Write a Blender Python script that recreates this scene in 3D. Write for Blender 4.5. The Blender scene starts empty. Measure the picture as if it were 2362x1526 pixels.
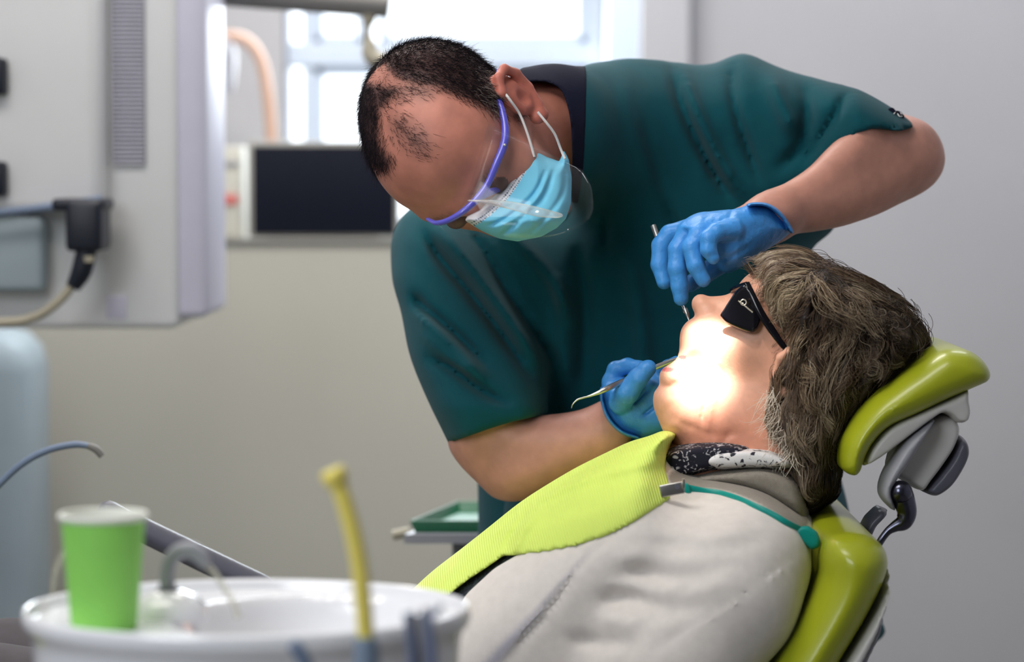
import bpy, math
import numpy as np
from mathutils import Vector, Matrix
rng = np.random.default_rng(7)
SC = bpy.context.scene
COL = SC.collection

# ------------------------------------------------------------------ camera
FP = 6500.0                      # focal length in pixels of the 2362 x 1526 frame
EYE = 1.25
PITCH = math.atan((763 - 390) / FP)
CP, SP = math.cos(PITCH), math.sin(PITCH)
cam_data = bpy.data.cameras.new('camera')
cam = bpy.data.objects.new('camera', cam_data)
COL.objects.link(cam)
cam.location = (0, 0, EYE)
cam.rotation_euler = (math.pi / 2 - PITCH, 0, 0)
cam_data.sensor_width = 36
cam_data.lens = FP / 2362 * 36
cam_data.clip_start = 0.05
cam_data.dof.use_dof = True
cam_data.dof.focus_distance = 2.98
cam_data.dof.aperture_fstop = 3.1
cam_data.dof.aperture_blades = 0
SC.camera = cam

# ------------------------------------------------------------------ world, lights, exposure
SC.view_settings.view_transform = 'Standard'
SC.view_settings.look = 'None'
SC.view_settings.gamma = 1
SC.view_settings.use_curve_mapping = False
SC.view_settings.exposure = 0.22
SC.cycles.use_denoising = True
SC.cycles.sample_clamp_indirect = 6
SC.cycles.max_bounces = 8
world = bpy.data.worlds.new('daylight')
SC.world = world
world.use_nodes = True
bg = world.node_tree.nodes['Background']
bg.inputs[0].default_value = (0.90, 0.95, 1.0, 1)
bg.inputs[1].default_value = 2.6


def area(name, loc, target, sx, sy, power, col):
    l = bpy.data.lights.new(name, 'AREA')
    l.shape = 'RECTANGLE'
    l.size, l.size_y, l.energy, l.color = sx, sy, power, col
    o = bpy.data.objects.new(name, l)
    COL.objects.link(o)
    o.location = loc
    o.rotation_euler = (Vector(target) - Vector(loc)).to_track_quat('-Z', 'Y').to_euler()
    return o


area('window_daylight', (-0.15, 5.5, 1.75), (0.1, 3.0, 0.9), 0.75, 0.7, 20, (0.86, 0.94, 1.0))
area('ceiling_lamp_panel', (-0.7, 2.3, 2.62), (-0.5, 3.2, 0.9), 1.2, 0.6, 18, (1.0, 0.95, 0.9))
area('ceiling_lamp_panel_rear', (-0.45, 4.1, 2.62), (-0.4, 4.9, 0.9), 1.2, 0.6, 34, (1.0, 0.96, 0.91))
area('right_wall_wash', (1.0, 4.75, 2.68), (1.0, 5.2, 1.2), 0.6, 0.4, 10, (0.92, 0.93, 1.0))  # added light grading the right wall from the top down, no fixture there
area('camera_side_fill', (-1.1, 1.0, 1.8), (0.1, 2.8, 1.0), 0.9, 0.9, 19, (0.9, 0.95, 1.0))  # added fill from the camera side, no window in that wall
spots = []
for nm, en, sz, bl in (('dental_lamp_beam', 420, 4.9, 1.0), ('dental_lamp_halo', 9, 26, 0.8)):
    spot_d = bpy.data.lights.new(nm, 'SPOT')
    spot_d.energy = en
    spot_d.color = (1.0, 0.96, 0.90)
    spot_d.spot_size = math.radians(sz)
    spot_d.spot_blend = bl
    spot_d.shadow_soft_size = 0.01
    spots.append(bpy.data.objects.new(nm, spot_d))
    COL.objects.link(spots[-1])


# ------------------------------------------------------------------ pixel helpers (photo frame -> place)
def P(px, py, Y):
    cx, cy = (px - 1181) / FP, (763 - py) / FP
    d = (cx, CP + cy * SP, -SP + cy * CP)
    t = Y / d[1]
    return Vector((d[0] * t, Y, EYE + d[2] * t))


def topx(x, y, z):
    zz = z - EYE
    d = y * CP - zz * SP
    return 1181 + FP * x / d, 763 - FP * (y * SP + zz * CP) / d


for spot in spots:
    spot.location = P(1330, -1500, 2.45)
    spot.rotation_euler = (P(1616, 795, 2.93) - spot.location).to_track_quat('-Z', 'Y').to_euler()


# ------------------------------------------------------------------ materials
def lin(c):
    return tuple(((v / 255) / 12.92 if v / 255 <= 0.04045 else ((v / 255 + 0.055) / 1.055) ** 2.4) for v in c)


def mat(name, rgb, rough=0.5, metal=0.0, noise=0.0, nscale=40.0, bump=0.0, bscale=200.0, attr=False, sss=0.0,
        sheen=0.0, coat=0.0, trans=0.0, alpha=1.0, ior=1.45, spec=None, emit=0.0, bdist=0.001, weave=0.0):
    m = bpy.data.materials.new(name)
    m.use_nodes = True
    nt = m.node_tree
    b = nt.nodes['Principled BSDF']
    c = lin(rgb)
    b.inputs['Base Color'].default_value = (*c, 1)
    b.inputs['Roughness'].default_value = rough
    b.inputs['Metallic'].default_value = metal
    b.inputs['IOR'].default_value = ior
    if spec is not None:
        b.inputs['Specular IOR Level'].default_value = spec
    if sss:
        b.inputs['Subsurface Weight'].default_value = sss
        b.inputs['Subsurface Radius'].default_value = (0.012, 0.005, 0.003)
        b.inputs['Subsurface Scale'].default_value = 0.6
    if sheen:
        b.inputs['Sheen Weight'].default_value = sheen
    if coat:
        b.inputs['Coat Weight'].default_value = coat
        b.inputs['Coat Roughness'].default_value = 0.15
    if trans:
        b.inputs['Transmission Weight'].default_value = trans
    if alpha < 1:
        b.inputs['Alpha'].default_value = alpha
    if emit:
        b.inputs['Emission Color'].default_value = (*c, 1)
        b.inputs['Emission Strength'].default_value = emit
    tc = nt.nodes.new('ShaderNodeTexCoord')
    src = None
    if attr:
        a = nt.nodes.new('ShaderNodeAttribute')
        a.attribute_name = 'Col'
        src = a.outputs['Color']
    if noise:
        n = nt.nodes.new('ShaderNodeTexNoise')
        n.inputs['Scale'].default_value = nscale
        n.inputs['Detail'].default_value = 5
        nt.links.new(tc.outputs['Object'], n.inputs['Vector'])
        mr = nt.nodes.new('ShaderNodeMapRange')
        mr.inputs[1].default_value = 0.25
        mr.inputs[2].default_value = 0.75
        mr.inputs[3].default_value = 1 - noise
        mr.inputs[4].default_value = 1 + noise
        nt.links.new(n.outputs['Fac'], mr.inputs[0])
        mx = nt.nodes.new('ShaderNodeVectorMath')
        mx.operation = 'MULTIPLY'
        if src:
            nt.links.new(src, mx.inputs[0])
        else:
            mx.inputs[0].default_value = c
        nt.links.new(mr.outputs[0], mx.inputs[1])
        src = mx.outputs[0]
    if src:
        nt.links.new(src, b.inputs['Base Color'])
    if bump:
        n = nt.nodes.new('ShaderNodeTexNoise')
        n.inputs['Scale'].default_value = bscale
        n.inputs['Detail'].default_value = 4
        nt.links.new(tc.outputs['Object'], n.inputs['Vector'])
        h = n.outputs['Fac']
        if weave:
            for ax in ('X', 'Z'):
                w = nt.nodes.new('ShaderNodeTexWave')
                w.bands_direction = ax
                w.inputs['Scale'].default_value = weave
                nt.links.new(tc.outputs['Object'], w.inputs['Vector'])
                ad = nt.nodes.new('ShaderNodeMath')
                nt.links.new(h, ad.inputs[0])
                nt.links.new(w.outputs['Fac'], ad.inputs[1])
                h = ad.outputs[0]
        bp = nt.nodes.new('ShaderNodeBump')
        bp.inputs['Strength'].default_value = bump
        bp.inputs['Distance'].default_value = bdist
        nt.links.new(h, bp.inputs['Height'])
        nt.links.new(bp.outputs[0], b.inputs['Normal'])
    return m


M = {}
M['wall'] = mat('wall_paint', (170, 170, 174), 0.85, noise=0.03, nscale=3, bump=0.15, bscale=150)
M['wall_warm'] = mat('warm_wall_paint', (178, 176, 166), 0.85, noise=0.03, nscale=3, bump=0.15, bscale=150)
M['ceiling'] = mat('ceiling_paint', (225, 225, 220), 0.9, noise=0.02)
M['floor'] = mat('vinyl_floor', (120, 118, 114), 0.5, noise=0.08, nscale=8)
M['frame'] = mat('window_frame_paint', (196, 208, 224), 0.4, noise=0.02)
M['sill'] = mat('ledge_paint', (150, 148, 142), 0.6, noise=0.03)
M['skin_m'] = mat('tanned_skin', (190, 130, 108), 0.5, attr=True, noise=0.10, nscale=60, bump=0.25, bscale=350, sss=0.12, bdist=0.0006)
M['skin_f'] = mat('fair_skin', (225, 165, 135), 0.45, attr=True, noise=0.08, nscale=50, bump=0.3, bscale=300, sss=0.15, bdist=0.0006)
M['scrub'] = mat('teal_scrub_cotton', (10, 74, 84), 0.85, noise=0.10, nscale=25, bump=0.3, bscale=700, sheen=0.08, weave=500, spec=0.15)
M['navy'] = mat('navy_jersey', (20, 22, 42), 0.85, noise=0.1, bump=0.3, bscale=600, spec=0.2)
M['glove'] = mat('blue_nitrile', (62, 140, 212), 0.42, noise=0.06, nscale=120, bump=0.55, bscale=95, bdist=0.003, sss=0.05)
M['mask'] = mat('blue_mask_fabric', (125, 205, 232), 0.75, attr=True, noise=0.04, bump=0.3, bscale=600, bdist=0.0005)
M['mask_w'] = mat('white_mask_fabric', (222, 224, 230), 0.75, bump=0.3, bscale=600, bdist=0.0005)
M['purple'] = mat('violet_plastic', (88, 84, 200), 0.3, coat=0.4, noise=0.03)
M['elastic'] = mat('white_elastic', (225, 222, 220), 0.7, bump=0.3, bscale=900)
M['steel'] = mat('brushed_steel', (190, 188, 185), 0.28, metal=1, noise=0.05)
M['darksteel'] = mat('dark_chrome', (85, 86, 100), 0.22, metal=1, noise=0.05)
M['bib'] = None
M['vinyl'] = mat('lime_vinyl', (160, 168, 30), 0.34, noise=0.05, nscale=10, bump=0.12, bscale=500, coat=0.25)
M['shell'] = mat('white_chair_plastic', (208, 205, 202), 0.4, noise=0.03, nscale=10)
M['greyplastic'] = mat('grey_plastic', (150, 150, 158), 0.4, noise=0.04)
M['knobgrey'] = mat('dark_grey_plastic', (92, 92, 104), 0.4, noise=0.05)
M['device'] = mat('white_device_plastic', (224, 224, 226), 0.45, noise=0.02, nscale=8)
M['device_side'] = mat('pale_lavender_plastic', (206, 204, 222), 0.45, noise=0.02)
M['vent'] = mat('vent_grey', (196, 194, 208), 0.6, noise=0.05)
M['black'] = mat('black_plastic', (14, 20, 36), 0.45, noise=0.1)
M['screen'] = mat('dark_screen', (7, 12, 28), 0.6, noise=0.05, spec=0.2)
M['ceramic'] = mat('white_ceramic', (232, 232, 236), 0.18, coat=0.5, noise=0.01)
M['cup'] = mat('green_paper', (142, 212, 96), 0.6, noise=0.03, bump=0.1)
M['cupw'] = mat('white_paper', (225, 226, 216), 0.6, noise=0.02)
M['yellow'] = mat('yellow_tubing', (240, 222, 112), 0.35, noise=0.03, sss=0.1)
M['cream'] = mat('cream_cable', (165, 158, 140), 0.5, noise=0.05)
M['tray'] = mat('green_tray_plastic', (40, 112, 80), 0.3, coat=0.3, noise=0.04)
M['teal'] = mat('teal_silicone', (0, 140, 130), 0.4, noise=0.04, sss=0.05)
M['lens'] = mat('black_lens', (8, 7, 14), 0.12, noise=0.02)
M['orange'] = mat('peach_enamel', (186, 150, 130), 0.5, noise=0.04)
M['armgrey'] = mat('grey_enamel', (120, 118, 115), 0.5, noise=0.04)
M['box'] = mat('paper_box', (190, 188, 178), 0.7, noise=0.03)
M['red'] = mat('red_print', (200, 110, 105), 0.7, noise=0.05)
M['silver'] = mat('silver_print', (235, 225, 205), 0.25, metal=0.6, noise=0.02)
M['bluegrey'] = mat('blue_grey_hose', (110, 125, 150), 0.5, noise=0.04)
M['palecyan'] = mat('pale_blue_panel', (150, 164, 172), 0.6, noise=0.06, nscale=6)
M['hair_d'] = mat('dark_short_hair', (22, 18, 22), 0.8, attr=True, spec=0.1)
M['hair_p'] = mat('greying_brown_hair', (70, 55, 45), 0.42, attr=True, spec=0.5)
M['cardigan'] = mat('light_grey_jersey', (206, 198, 192), 0.9, attr=True, noise=0.05, nscale=90, bump=0.35, bscale=500, weave=420, sheen=0.15, spec=0.15)
M['water'] = mat('clear_water', (235, 240, 240), 0.05, trans=1.0, ior=1.33)
M['clear'] = mat('clear_tubing', (225, 222, 205), 0.2, trans=0.6, alpha=0.55, ior=1.2)

# clear visor: mostly see-through, reflecting a little
vm = bpy.data.materials.new('clear_visor')
vm.use_nodes = True
nt = vm.node_tree
nt.nodes.clear()
out = nt.nodes.new('ShaderNodeOutputMaterial')
tr = nt.nodes.new('ShaderNodeBsdfTransparent')
tr.inputs[0].default_value = (0.97, 0.985, 0.99, 1)
gl = nt.nodes.new('ShaderNodeBsdfGlossy')
gl.inputs['Roughness'].default_value = 0.06
fr = nt.nodes.new('ShaderNodeFresnel')
fr.inputs[0].default_value = 1.2
mx = nt.nodes.new('ShaderNodeMixShader')
cl_ = nt.nodes.new('ShaderNodeMath')
cl_.operation = 'MINIMUM'
cl_.inputs[1].default_value = 0.05
nt.links.new(fr.outputs[0], cl_.inputs[0])
nt.links.new(cl_.outputs[0], mx.inputs[0])
nt.links.new(tr.outputs[0], mx.inputs[1])
nt.links.new(gl.outputs[0], mx.inputs[2])
nt.links.new(mx.outputs[0], out.inputs[0])
M['visor'] = vm


def ribbed(name, rgb, scale, rot):
    m = mat(name, rgb, 0.7, noise=0.03, nscale=30, bump=0.2, bscale=500, sss=0.1)
    nt = m.node_tree
    b = nt.nodes['Principled BSDF']
    tc = nt.nodes.new('ShaderNodeTexCoord')
    mp = nt.nodes.new('ShaderNodeMapping')
    mp.inputs['Rotation'].default_value = rot
    w = nt.nodes.new('ShaderNodeTexWave')
    w.inputs['Scale'].default_value = scale
    w.inputs['Distortion'].default_value = 0.6
    bp = nt.nodes.new('ShaderNodeBump')
    bp.inputs['Strength'].default_value = 0.6
    bp.inputs['Distance'].default_value = 0.0008
    nt.links.new(tc.outputs['Object'], mp.inputs[0])
    nt.links.new(mp.outputs[0], w.inputs[0])
    nt.links.new(w.outputs['Fac'], bp.inputs['Height'])
    nt.links.new(bp.outputs[0], b.inputs['Normal'])
    return m


M['bib'] = ribbed('lime_ribbed_paper', (218, 240, 112), 120, (0, 0.25, 0))


def blotched(name, dark, light, scale, thr):
    m = mat(name, dark, 0.85, bump=0.3, bscale=500)
    nt = m.node_tree
    b = nt.nodes['Principled BSDF']
    tc = nt.nodes.new('ShaderNodeTexCoord')
    n = nt.nodes.new('ShaderNodeTexNoise')
    n.inputs['Scale'].default_value = scale
    n.inputs['Detail'].default_value = 3
    n.inputs['Distortion'].default_value = 1.5
    r = nt.nodes.new('ShaderNodeValToRGB')
    r.color_ramp.elements[0].position = thr
    r.color_ramp.elements[0].color = (*lin(dark), 1)
    r.color_ramp.elements[1].position = thr + 0.05
    r.color_ramp.elements[1].color = (*lin(light), 1)
    nt.links.new(tc.outputs['Object'], n.inputs[0])
    nt.links.new(n.outputs['Fac'], r.inputs[0])
    nt.links.new(r.outputs[0], b.inputs['Base Color'])
    return m


M['blouse'] = blotched('dark_patterned_blouse', (24, 26, 42), (52, 62, 66), 160, 0.5)
M['scarf'] = blotched('black_and_white_print_scarf', (22, 22, 38), (190, 188, 192), 150, 0.56)
M['scarf_w'] = blotched('white_and_black_print_scarf', (40, 40, 52), (222, 220, 220), 90, 0.40)


# ------------------------------------------------------------------ object helpers
def empty(name, loc, label=None, cat=None, group=None, kind=None):
    o = bpy.data.objects.new(name, None)
    COL.objects.link(o)
    o.location = loc
    o.empty_display_size = 0.05
    tag(o, label, cat, group, kind)
    return o


def tag(o, label=None, cat=None, group=None, kind=None):
    if label: o['label'] = label
    if cat: o['category'] = cat
    if group: o['group'] = group
    if kind: o['kind'] = kind
    return o


def mk(name, V, Fc, m, parent=None, smooth=True, colors=None):
    me = bpy.data.meshes.new(name)
    V = np.asarray(V, dtype=np.float64)
    if parent is not None:
        off = np.array(root_loc(parent))
        V = V - off
    if isinstance(Fc, np.ndarray):
        n, k = Fc.shape
        me.vertices.add(len(V))
        me.vertices.foreach_set('co', V.astype(np.float32).ravel())
        me.loops.add(n * k)
        me.loops.foreach_set('vertex_index', Fc.astype(np.int32).ravel())
        me.polygons.add(n)
        me.polygons.foreach_set('loop_start', np.arange(0, n * k, k, dtype=np.int32))
        me.polygons.foreach_set('loop_total', np.full(n, k, dtype=np.int32))
        me.update(calc_edges=True)
    else:
        me.from_pydata([tuple(v) for v in V], [], Fc)
        me.update()
    me.polygons.foreach_set('use_smooth', np.full(len(me.polygons), bool(smooth)))
    if colors is not None:
        a = me.attributes.new('Col', 'FLOAT_COLOR', 'POINT')
        c = np.ones((len(V), 4), np.float32)
        c[:, :3] = colors
        a.data.foreach_set('color', c.ravel())
    me.materials.append(m)
    o = bpy.data.objects.new(name, me)
    COL.objects.link(o)
    if parent is not None:
        o.parent = parent
    return o


def root_loc(o):
    v = Vector((0, 0, 0))
    while o is not None:
        v += Vector(o.location)
        o = o.parent
    return v


class MB:
    """collects shapes and links them as one mesh object"""
    def __init__(s):
        s.V, s.F = [], []

    def add(s, V, Fc):
        n = len(s.V)
        s.V += [tuple(v) for v in V]
        s.F += [tuple(i + n for i in f) for f in Fc]
        return s

    def box(s, lo, hi, bev=0.0, R=None, c=None):
        lo, hi = Vector(lo), Vector(hi)
        ctr, hs = (lo + hi) / 2, (hi - lo) / 2
        b = min(bev, min(hs) * 0.95)
        V, Fc = [], []
        if b <= 0:
            for sx in (-1, 1):
                for sy in (-1, 1):
                    for sz in (-1, 1):
                        V.append(Vector((sx * hs.x, sy * hs.y, sz * hs.z)))
            Fc = [(0, 1, 3, 2), (4, 6, 7, 5), (0, 4, 5, 1), (2, 3, 7, 6), (0, 2, 6, 4), (1, 5, 7, 3)]
        else:
            import bmesh
            bm = bmesh.new()
            bmesh.ops.create_cube(bm, size=1)
            for v in bm.verts:
                v.co = Vector((v.co.x * 2 * hs.x, v.co.y * 2 * hs.y, v.co.z * 2 * hs.z))
            bmesh.ops.bevel(bm, geom=bm.edges[:], offset=b, segments=3, profile=0.5, affect='EDGES')
            bm.verts.index_update()
            V = [v.co.copy() for v in bm.verts]
            Fc = [tuple(v.index for v in f.verts) for f in bm.faces]
            bm.free()
        if R is not None:
            V = [R @ v for v in V]
        return s.add([v + ctr for v in V], Fc)

    def tube(s, pts, rads, n=14, caps=True, flat=1.0, up=None):
        pts = [Vector(p) for p in pts]
        if not hasattr(rads, '__len__'):
            rads = [rads] * len(pts)
        V, Fc = [], []
        prev = None
        for i, p in enumerate(pts):
            t = (pts[min(i + 1, len(pts) - 1)] - pts[max(i - 1, 0)]).normalized()
            if prev is None:
                a = Vector(up) if up else (Vector((0, 1, 0)) if abs(t.y) < 0.9 else Vector((1, 0, 0)))
            else:
                a = prev
            a = (a - t * a.dot(t)).normalized()
            prev = a
            b = t.cross(a)
            for j in range(n):
                th = 2 * math.pi * j / n
                V.append(p + (a * math.cos(th) * flat + b * math.sin(th)) * rads[i])
        m = len(pts)
        for i in range(m - 1):
            for j in range(n):
                k = (j + 1) % n
                Fc.append((i * n + j, i * n + k, (i + 1) * n + k, (i + 1) * n + j))
        if caps:
            Fc.append(tuple(range(n))[::-1])
            Fc.append(tuple((m - 1) * n + j for j in range(n)))
        return s.add(V, Fc)

    def lathe(s, prof, c, n=64, sx=1.0, sy=1.0):
        V, Fc = [], []
        for (r, z) in prof:
            for j in range(n):
                th = 2 * math.pi * j / n
                V.append((c[0] + r * sx * math.cos(th), c[1] + r * sy * math.sin(th), c[2] + z))
        for i in range(len(prof) - 1):
            for j in range(n):
                k = (j + 1) % n
                Fc.append((i * n + j, i * n + k, (i + 1) * n + k, (i + 1) * n + j))
        return s.add(V, Fc)

    def build(s, name, m, parent=None, smooth=True, sharp=None):
        o = mk(name, s.V, s.F, m, parent, smooth)
        if smooth:
            o.data.update()
            try:
                o.data.set_sharp_from_angle(angle=math.radians(sharp or 40))
            except Exception:
                pass
        return o


def cr(pts, n=8, closed=False):
    """Catmull-Rom through points (tuples of any length)"""
    A = np.array([list(p) for p in pts], float)
    m = len(A)
    out = []
    rngi = range(m) if closed else range(m - 1)
    for i in rngi:
        if closed:
            p0, p1, p2, p3 = A[(i - 1) % m], A[i], A[(i + 1) % m], A[(i + 2) % m]
        else:
            p1, p2 = A[i], A[i + 1]
            p0 = A[i - 1] if i > 0 else 2 * p1 - p2
            p3 = A[i + 2] if i + 2 < m else 2 * p2 - p1
        for t in np.arange(n) / n:
            out.append(0.5 * (2 * p1 + (p2 - p0) * t + (2 * p0 - 5 * p1 + 4 * p2 - p3) * t * t + (3 * p1 - p0 - 3 * p2 + p3) * t ** 3))
    if not closed:
        out.append(A[-1])
    return np.array(out)


def pxtube(pts, n=14, sub=8, flat=1.0, mb=None):
    """pts: (px, py, Y, radius in px)"""
    c = cr(pts, sub)
    mb = mb or MB()
    return mb.tube([P(a[0], a[1], a[2]) for a in c], [max(a[3], 0.3) * a[2] / FP for a in c], n, flat=flat)


# ------------------------------------------------------------------ signed distance fields -> meshes
def smin(a, b, k):
    if k <= 0:
        return np.minimum(a, b)
    h = np.maximum(k - np.abs(a - b), 0) / k
    return np.minimum(a, b) - h * h * k * 0.25


def cone(a, b, ra, rb):
    a, b = np.array(a, np.float32), np.array(b, np.float32)
    ab = b - a
    L2 = float(ab @ ab) + 1e-12

    def fn(x, y, z):
        t = ((x - a[0]) * ab[0] + (y - a[1]) * ab[1] + (z - a[2]) * ab[2]) / L2
        t = np.clip(t, 0, 1)
        return np.sqrt((x - a[0] - t * ab[0]) ** 2 + (y - a[1] - t * ab[1]) ** 2 + (z - a[2] - t * ab[2]) ** 2) - (ra + t * (rb - ra))
    r = max(ra, rb)
    return fn, np.minimum(a, b) - r, np.maximum(a, b) + r


def chain(pts, k=0.0):
    cs = [cone(pts[i][0], pts[i + 1][0], pts[i][1], pts[i + 1][1]) for i in range(len(pts) - 1)]

    def fn(x, y, z):
        d = cs[0][0](x, y, z)
        for c in cs[1:]:
            d = smin(d, c[0](x, y, z), k)
        return d
    return fn, np.min([c[1] for c in cs], 0), np.max([c[2] for c in cs], 0)


def pxchain(pts, k=0.0):
    return chain([(P(a[0], a[1], a[2]), a[3] * a[2] / FP) for a in pts], k)


def ell(c, r, R=None):
    c, r = np.array(c, np.float32), np.array(r, np.float32)
    R = np.eye(3, dtype=np.float32) if R is None else np.array(R, np.float32)

    def fn(x, y, z):
        dx, dy, dz = x - c[0], y - c[1], z - c[2]
        q = [R[i][0] * dx + R[i][1] * dy + R[i][2] * dz for i in range(3)]
        k0 = np.sqrt((q[0] / r[0]) ** 2 + (q[1] / r[1]) ** 2 + (q[2] / r[2]) ** 2)
        k1 = np.sqrt((q[0] / r[0] ** 2) ** 2 + (q[1] / r[1] ** 2) ** 2 + (q[2] / r[2] ** 2) ** 2) + 1e-9
        return k0 * (k0 - 1) / k1
    e = np.sqrt(((R * r[:, None]) ** 2).sum(0))
    return fn, c - e, c + e


class Map2:
    def __init__(s, x0, y0, x1, y1, step=3.0):
        s.x0, s.y0, s.st = x0, y0, step
        s.nx, s.ny = int((x1 - x0) / step) + 2, int((y1 - y0) / step) + 2
        s.gx = (x0 + np.arange(s.nx) * step)[:, None]
        s.gy = (y0 + np.arange(s.ny) * step)[None, :]
        s.A = np.zeros((s.nx, s.ny), np.float32)

    def at(s, px, py):
        u = np.clip((px - s.x0) / s.st, 0, s.nx - 1.001)
        v = np.clip((py - s.y0) / s.st, 0, s.ny - 1.001)
        i, j = u.astype(np.int32), v.astype(np.int32)
        fu, fv = u - i, v - j
        A = s.A
        return A[i, j] * (1 - fu) * (1 - fv) + A[i + 1, j] * fu * (1 - fv) + A[i, j + 1] * (1 - fu) * fv + A[i + 1, j + 1] * fu * fv

    def blur(s, r):
        k = max(1, int(r / s.st))
        for _ in range(2):
            for ax in (0, 1):
                pad = np.pad(s.A, [(k, k) if a == ax else (0, 0) for a in (0, 1)], mode='edge')
                c = np.cumsum(pad, axis=ax)
                n = s.A.shape[ax]
                z = np.zeros_like(np.take(c, [0], axis=ax))
                c = np.concatenate([z, c], axis=ax)
                s.A = ((np.take(c, range(2 * k + 1, 2 * k + 1 + n), axis=ax) - np.take(c, range(0, n), axis=ax)) / (2 * k + 1)).astype(np.float32)


def segdist(gx, gy, a, b):
    dx, dy = b[0] - a[0], b[1] - a[1]
    L2 = dx * dx + dy * dy + 1e-9
    t = np.clip(((gx - a[0]) * dx + (gy - a[1]) * dy) / L2, 0, 1)
    return np.hypot(gx - a[0] - t * dx, gy - a[1] - t * dy)


def polymap(poly, margin=80, step=3.0):
    """signed px distance, positive inside"""
    A = np.array(poly, float)
    m = Map2(A[:, 0].min() - margin, A[:, 1].min() - margin, A[:, 0].max() + margin, A[:, 1].max() + margin, step)
    d = np.full((m.nx, m.ny), 1e9)
    ins = np.zeros((m.nx, m.ny), bool)
    for i in range(len(A)):
        a, b = A[i], A[(i + 1) % len(A)]
        d = np.minimum(d, segdist(m.gx, m.gy, a, b))
        if a[1] != b[1]:
            c = ((a[1] > m.gy) != (b[1] > m.gy)) & (m.gx < (b[0] - a[0]) * (m.gy - a[1]) / (b[1] - a[1]) + a[0])
            ins ^= c
    m.A = np.where(ins, d, -d).astype(np.float32)
    return m


def strokes(lst, bbox):
    """displacement map in metres: (points, width px, amplitude m)"""
    m = Map2(*bbox, 3.0)
    for pts, w, amp in lst:
        c = cr(pts, 6)
        e = np.zeros((m.nx, m.ny))
        n = len(c) - 1
        for i in range(n):
            wt = min(1.0, 1.7 * math.sin(math.pi * (i + .5) / n))
            e = np.maximum(e, wt * np.exp(-(segdist(m.gx, m.gy, c[i], c[i + 1]) / w) ** 2))
        m.A += (amp * e).astype(np.float32)
    return m


def infl(poly, Dpx, T0, yc, disp=None, ref=None, smooth=True, blur=0, tmod=None, dmap=None, ext=0):
    """rounded solid whose outline is poly (photo px). ref: parallel extrusion, outline taken at depth ref"""
    if smooth:
        poly = cr(poly, 5, True)
    pm = dmap or polymap(poly)
    if blur:
        pm.blur(blur)
    A = np.array(poly)
    ycf = yc if callable(yc) else (lambda px, py: yc)
    ys = [ycf(a[0], a[1]) for a in A]
    y0, y1 = min(ys) - T0, max(ys) + T0
    yr = [ref, ref] if ref else [y0, y1]
    cor = [P(a[0], a[1], Y) for a in A for Y in yr]
    lo = np.array([min(c.x for c in cor), y0, min(c.z for c in cor)])
    hi = np.array([max(c.x for c in cor), y1, max(c.z for c in cor)])

    def fn(x, y, z):
        if ref:
            px, py = topx(x, np.float32(ref) + 0 * z, z)
            px, py = px + 0 * y, py + 0 * y
        else:
            px, py = topx(x, y, z)
        px, py = np.broadcast_arrays(px, py)
        di = pm.at(px, py)
        T = T0 if tmod is None else T0 * tmod(px, py)
        v = (y - ycf(px, py)) / T
        if ext:
            v = np.maximum(np.abs(y - yc) - (T0 - ext), 0) / ext
        u = 1 - np.minimum(di / Dpx, 1)
        dd = Dpx * (ref or (y0 + y1) / 2) / FP
        d = (np.sqrt(u * u + v * v) - 1) * min(dd, ext or T0)
        if disp is not None:
            d = d - disp.at(px, py)
        return d.astype(np.float32)
    return fn, lo, hi


def fmax(a, b):
    return (lambda x, y, z: np.maximum(a[0](x, y, z), b(x, y, z))), a[1], a[2]


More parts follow.
